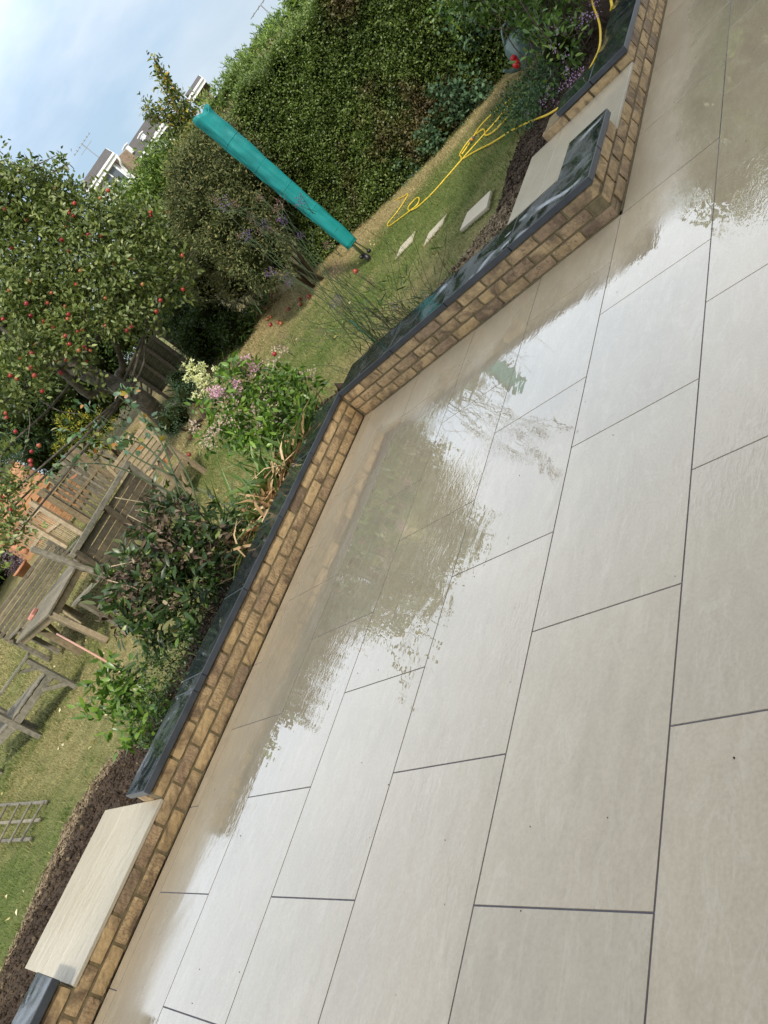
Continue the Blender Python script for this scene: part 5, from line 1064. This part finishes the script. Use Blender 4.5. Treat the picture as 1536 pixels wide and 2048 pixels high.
# strap-leaved clump with tan dead leaves
sp_ = thing('daylily', 'strap-leaved clump with curling tan dead leaves behind the coping', 'plant', (3.0, 3.85, .11))
def straps(n, cx, cy, sx_, sy_, L_, W_, mat, name, parent, droop=.35, zb=.1):
    b_ = np.c_[cx+rng.normal(0, sx_, n), cy+rng.normal(0, sy_, n), np.full(n, zb)]; an = rng.uniform(0, 6.28, n); d = np.c_[np.cos(an)*.75, np.sin(an)*.75, rng.uniform(.5, 1.6, n)]; d[:, 1] = np.where((cy < 4.2) & (cx < 3.6) & (d[:, 1] < 0), d[:, 1]*.38, d[:, 1]); d[:, 0] = np.where((cx > 3.9) & (cx < 5) & (d[:, 0] < 0), d[:, 0]*.3, d[:, 0]); return leaves(name, b_, d, L_, W_, mat, parent, prof='strap', droop=droop, fold=.25)
straps(190, 3.0, 3.82, .26, .12, .72, .030, M_strap, 'green_leaves', sp_); straps(280, 3.0, 3.74, .30, .10, .60, .026, M_tan, 'dead_leaves', sp_, .5)
straps(40, 3.35, 3.8, .12, .1, .5, .024, M_strap, 'side_leaves', sp_); 
ir = thing('iris', 'upright sword-leaved clump behind the dark bush', 'plant', (2.45, 4.25, .11)); straps(34, 2.55, 4.25, .10, .07, .85, .022, M_strap, 'sword_leaves', ir, .12)
# dark peony bush with shrivelled foliage
pn = thing('peony_bush', 'large dark bush with shrivelled brown leaf tops in front of the benches', 'bush', (2.1, 3.95, .11))
NB = [(at(x, y, 1, Y), r) for x, y, Y, r in ((335, 1015, 4.05, .13), (310, 1060, 4.1, .13), (350, 1060, 4.0, .18), (262, 1130, 4.2, .10), (300, 1120, 4.1, .2), (360, 1110, 3.95, .2), (262, 1185, 4.1, .14), (310, 1180, 4.0, .2), (370, 1170, 3.9, .18), (290, 1240, 3.95, .17), (340, 1230, 3.85, .17), (420, 1090, 3.85, .16), (410, 1150, 3.8, .14), (390, 1210, 3.75, .12), (440, 1040, 3.85, .13), (240, 1235, 4.1, .08), (330, 1285, 3.8, .11), (225, 1165, 4.3, .06))]
P, D = blob_leaf_points([(c, (r,)*3) for c, r in NB], 420, .08, 8, .3); leaves('foliage', P, D, .105, .034, M_dark, pn, prof='mid'); leaves('paler_foliage', P[::5]+rng.normal(0, .02, P[::5].shape), D[::5], .09, .03, M_mid, pn, prof='mid')  # every fifth leaf repeated in a paler green
ND = NB[:8]+[NB[15], NB[17], NB[11]]; P, D = blob_leaf_points([(c, (r*1.05,)*3) for c, r in ND], 430, .06, 8, .7); leaves('withered_leaves', P, D+[0, 0, -.4], .06, .026, M_dead, pn, prof='mid', droop=.5, fold=.5)
mb = MB(); tops = np.array([c+rng.normal(0, r*.6, 3) for c, r in NB for _ in range(4)]); stalks(mb, [np.array([2.1+rng.normal(0, .25), 3.9+rng.normal(0, .08), .1]) for _ in tops], tops, .006); mb.build('stems', MT['stemdry'], pn, True)
# thin dead stalks poking out
dsx = thing('dead_stalks', 'thin bleached dead stalks sticking out above the dark bush', 'stalks', (2.2, 4.0, .2)); mb = MB()
for (x0, y0, x1, y1) in ((390, 1030, 230, 995), (420, 1060, 270, 1020), (370, 1100, 255, 1030), (300, 1120, 222, 1133), (400, 1120, 300, 1060), (300, 1190, 215, 1160)): mb.tube([at(x0, y0, 1, 3.95), at((x0+x1)/2+3, (y0+y1)/2-3, 1, 4.0), at(x1, y1, 1, 4.05)], .0035, 5)
mb.build('stalks', MT['woodpale'], dsx, True)
# leaning bare brown stem
bs_ = thing('rose_bush', 'tall thin rose stems with blue-green and yellowing leaves in front of the chair', 'rose', (2.6, 3.85, .11)); mb = MB()
RS = [[(445, 1075), (395, 1020), (345, 950), (290, 890), (230, 850), (150, 800)], [(400, 1040), (380, 960), (330, 880), (270, 820), (215, 775)], [(440, 1090), (360, 1000), (290, 960), (220, 930), (140, 930), (80, 950)], [(380, 1000), (340, 940), (300, 900), (260, 880), (200, 880), (130, 860)], [(345, 950), (300, 930), (250, 900), (200, 850)], [(360, 990), (330, 900), (300, 850), (262, 800), (262, 770)]]
LP, LD = [], []
for pts in RS:
    Q = smooth_path([at(x, y, 1, 3.85+.05*i) for i, (x, y) in enumerate(pts)], 5); mb.tube(Q, np.linspace(.0085, .0025, len(Q)), 6)
    for i in range(len(Q)//2, len(Q)):
        if rng.random() < .75:
            for _ in range(3): LP.append(Q[i]+rng.normal(0, .035, 3)); LD.append(rng.normal(0, 1, 3)+[0, -.4, .1])
mb.build('stems', MT['stem'], bs_, True)
leaves('foliage', LP, LD, .062, .042, foliage('rose_leaves', [(0, (.05, .09, .05)), (.3, (.10, .17, .12)), (.55, (.05, .12, .03)), (.75, (.14, .2, .12)), (.86, (.30, .24, .04)), (.94, (.30, .10, .04)), (1, (.42, .46, .36))], .4), bs_, prof='mid')
# bright green small bush at the left end
gbx = thing('flower_bush', 'bright green leafy bush at the left end of the planting, above the black coping', 'bush', (.95, 3.85, .11))
GB = [(at(x, y, 1, Y), r) for x, y, Y, r in ((215, 1330, 4.1, .10), (240, 1380, 4.1, .13), (220, 1420, 4.1, .10), (270, 1360, 4.0, .12), (280, 1410, 3.95, .12), (250, 1450, 3.95, .10), (300, 1440, 3.8, .09), (200, 1370, 4.2, .05), (195, 1430, 4.1, .06), (290, 1470, 3.8, .06))]
P, D = blob_leaf_points([(c, (r,)*3) for c, r in GB], 650, .06, 8, .3); leaves('foliage', P, D, .085, .028, M_lush, gbx, prof='mid'); mb = MB(); tops = np.array([c+rng.normal(0, r*.5, 3) for c, r in GB for _ in range(3)]); stalks(mb, [np.array([.95+rng.normal(0, .1), 3.8, .1]) for _ in tops], tops, .004); mb.build('stems', MT['stem'], gbx, True)
hb = thing('ground_cover', 'low dark small-leaved mat between the dark bush and the coping', 'plant', (1.4, 3.7, .11)); HB = [(at(x, y, 1, 3.68), r) for x, y, r in ((330, 1320, .09), (345, 1350, .09), (320, 1380, .09), (360, 1310, .08), (300, 1340, .09), (310, 1420, .08), (370, 1270, .08), (330, 1400, .07), (280, 1490, .05))]
P, D = blob_leaf_points([(c, (r,)*3) for c, r in HB], 2600, .03, 9, .4); leaves('foliage', P, D, .024, .012, M_dark, hb); leaves('paler_foliage', P[::6], D[::6], .03, .014, M_mid, hb)  # some leaves repeated in a paler green
# verbena: tall see-through stems with purple heads
for k_, (lab, bx, by, spec_) in enumerate((('tall see-through verbena stems with purple and spent brown heads beside the airer', 4.25, 2.95, [(430, 400), (450, 405), (470, 408), (500, 430), (510, 440), (520, 395), (560, 405), (555, 420), (530, 450), (545, 460), (600, 470), (480, 470), (560, 550), (540, 545), (575, 560), (655, 490), (565, 440), (520, 460), (490, 470), (600, 400)]),
                                ('shorter wiry verbena stems leaning over the coping with dark seed heads', 4.2, 2.55, [(675, 535), (668, 545), (720, 548), (672, 600), (680, 598), (668, 612), (680, 625), (640, 660), (565, 670), (740, 560), (790, 610), (560, 690), (850, 590), (815, 660), (690, 650)]))):
    vt = thing('verbena', lab, 'flowering plant', (bx, by, .11)); mb = MB(); tops = []; 
    for (x, y) in spec_:
        if k_ == 0: tp2 = at(x, y, 0, bx+rng.uniform(-.15, .35))
        else: tp2 = at(x, y, 0, bx+rng.uniform(.0, .5))
        tops.append(tp2)
    bases = [np.array([bx+rng.normal(0, .06), by+rng.normal(0, .16), .1]) for _ in tops]
    stalks(mb, bases, tops, .0042, .05, 5)
    for t_ in list(tops)[:]:
        for _ in range(3): e_ = t_+rng.normal(0, .05, 3)+[0, 0, -.02]; mb.tube([t_-[0, 0, .14]+rng.normal(0, .01, 3), (t_+e_)/2-[0, 0, .04], e_], .0022, 4); 
    for _ in range(22):
        b_ = np.array([bx+rng.normal(0, .1), by+rng.normal(0, .25), .1]); e_ = b_+[rng.normal(0, .2), rng.normal(0, .25), rng.uniform(.25, .8)]; stalks(mb, [b_], [e_], .0028, .05, 4)
    mb.build('stems', MT['stemdry'] if k_ else MT['stem'], vt, True)
    C_ = np.array(tops); pu = rng.random(len(C_)) < (.3 if k_ == 0 else .2)
    if pu.any(): blooms('purple_heads', C_[pu], .017, M_verb, vt, 60, .012, .008)
    blooms('spent_heads', C_[~pu], .016, M_verbdry, vt, 55, .012, .007)
    P = np.array([[bx+rng.normal(0, .1), by+rng.normal(0, .22), rng.uniform(.1, .55)] for _ in range(90)]); leaves('foliage', P, rng.normal(0, 1, P.shape)+[0, 0, .5], .09, .012, M_mid, vt, prof='mid')
for (x, y, lab) in ((820, 650, 'thin dark green support stake beside the wiry stems'),):
    sk = thing('plant_stake', lab, 'stake', at(740, 668, 0, 4.1)); mb = MB(); mb.tube([at(750, 685, 0, 4.05), at(700, 640, 0, 4.12)], .006, 6); mb.build('rod', MT['green'], sk, True)
# low edging plants behind coping B
ed = thing('ground_cover', 'straggly grassy growth along the back of the coping beside the lawn', 'plant', (4.2, 2.6, .1)); straps(260, 4.22, 2.55, .09, .42, .16, .006, M_tan, 'dry_blades', ed); straps(240, 4.25, 2.55, .1, .45, .18, .007, M_strap, 'green_blades', ed)
# right-hand bed: tall shrub with lilac flowers + ivy
rb = thing('shrub', 'tall leafy shrub with small lilac flowers overhanging the right-hand coping', 'shrub', (7.4, 1.7, .1))
RB = [((7.3, 1.45, .55), .30), ((7.7, 1.5, .8), .40), ((7.9, 1.9, 1.2), .5), ((8.4, 1.6, 1.5), .6), ((8.4, 1.9, 1.2), .35), ((8.2, 1.2, .9), .45), ((8.9, 1.4, 1.1), .55), ((8.0, 1.5, 2.0), .55), ((8.8, 1.2, 2.3), .6), ((9.5, 1.2, 1.6), .7), ((8.4, 1.9, 1.7), .35), ((6.8, 1.45, .35), .22), ((9.6, .9, 2.5), .6), ((10.3, .8, 2.0), .7)]
P, D = blob_leaf_points([(c, (r,)*3) for c, r in RB], 620, .10, 10, .35); leaves('foliage', P, D, .075, .030, M_mid, rb, prof='mid'); cores('shade_core', [(c, (r,)*3) for c, r in RB[2:]], .55, rb)
mb = MB(); tops = np.array([np.array(c)+rng.normal(0, r*.6, 3) for c, r in RB for _ in range(5)]); stalks(mb, [np.array([7.3+rng.normal(0, .3), 1.6+rng.normal(0, .15), .1]) for _ in tops], tops, .009, .08); mb.build('stems', MT['twig'], rb, True)
blooms('lilac_flowers', np.array([gz(x+rng.normal(0, 7), y+rng.normal(0, 7), .35+rng.uniform(-.15, .25)) for x, y in ((1185, 10), (1190, 20), (1170, 28), (1175, 45), (1140, 55), (1145, 62), (1138, 72), (1165, 40), (1105, 85), (1110, 100), (1140, 145), (1150, 152), (1128, 170), (1140, 175), (1200, 5), (1125, 110), (1110, 60))]), .016, M_lilac, rb, 13, .018, .011)
iv = thing('ground_cover', 'sprawl of small dark leaves with lilac specks between the hose and the lawn', 'plant', (6.4, 2.3, .1)); IB = [(gz(x, y, .17), r) for x, y, r in ((1090, 190, .26), (1060, 215, .24), (1100, 150, .26), (1040, 190, .24), (1070, 170, .26), (1030, 235, .18), (1120, 130, .24), (1010, 215, .16), (1090, 120, .26), (1065, 240, .12))]
P, D = blob_leaf_points([(c, (r, r, r*.6)) for c, r in IB], 1500, .05, 9, .4); leaves('foliage', P, D, .034, .017, M_blue, iv); leaves('paler_foliage', P[::7], D[::7], .045, .02, M_mid, iv)  # a share of the leaves again in a different, paler green
P, D = blob_leaf_points([(bc+[-.25, -.25, .05], (.2, .16, .3)), (bc+[-.1, -.35, .2], (.2, .2, .25))], 330, .08, 9, .3); leaves('trailing_leaves', P, D, .05, .032, M_blue, iv, prof='mid')
blooms('lilac_specks', np.array([gz(x+rng.normal(0, 5), y+rng.normal(0, 5), .24) for x, y in ((1148, 155), (1135, 165), (1110, 180), (1125, 205), (1140, 195), (1100, 190), (1060, 220), (1090, 195), (1150, 160))]), .012, M_lilac, iv, 14, .014, .010)
iv2 = thing('hedge_ivy', 'blue-green leafy ivy at the foot of the tall hedge beside the watering can', 'plant', (9.9, 3.2, .05)); IV = [((10.2, 3.75, .3), .22), ((10.2, 4.15, .35), .3), ((10.2, 4.7, .25), .22), ((10.4, 3.3, .9), .35), ((10.3, 5.4, .18), .18), ((10.4, 2.7, 1.1), .4), ((10.4, 5.9, .15), .15)]
P, D = blob_leaf_points([(c, (r*.7, r, r)) for c, r in IV], 900, .08, 10, .4); leaves('foliage', P, D, .06, .045, M_blue, iv2, prof='mid')
# fern-like low plants at the foot of the dark evergreens beyond the lawn
fn = thing('fern', 'arching green strap leaves at the edge of the dry grass, below the conifer', 'plant', gg(515, 640)); g_ = gg(515, 640); straps(130, g_[0], g_[1], .25, .35, .6, .03, M_strap, 'fronds', fn, .3, float(terr(g_[0], g_[1]))); straps(70, gg(540, 610)[0], gg(540, 610)[1], .2, .3, .45, .03, M_tan, 'dry_fronds', fn, .4, float(terr(*gg(540, 610)[:2])))
fn2 = thing('fern', 'dark upright ferns along the shaded edge by the evergreen bush', 'plant', gg(450, 690)); 
for (x, y) in ((470, 670), (440, 705), (410, 745), (390, 770)): g_ = gg(x, y); straps(90, g_[0], g_[1]+.1, .2, .25, .7, .03, M_dark, 'fronds', fn2, .2, float(terr(g_[0], g_[1])))
# a few fallen leaves on the grass
Lx = rng.uniform(-1, 9.5, 260); Ly = rng.uniform(4.8, 13, 260); P = np.c_[Lx, Ly, terr(Lx, Ly)+.02]; P = P[~in_soil(Lx, Ly)]
o = leaves('fallen_leaves', P, rng.normal(0, 1, P.shape)*[1, 1, .15], .05, .03, foliage('fallen_leaf', [(0, (.35, .25, .08)), (.5, (.5, .42, .2)), (1, (.6, .55, .4))])); tag(o, 'scattered yellow and pale leaves on the lawn', 'leaves', kind='stuff')
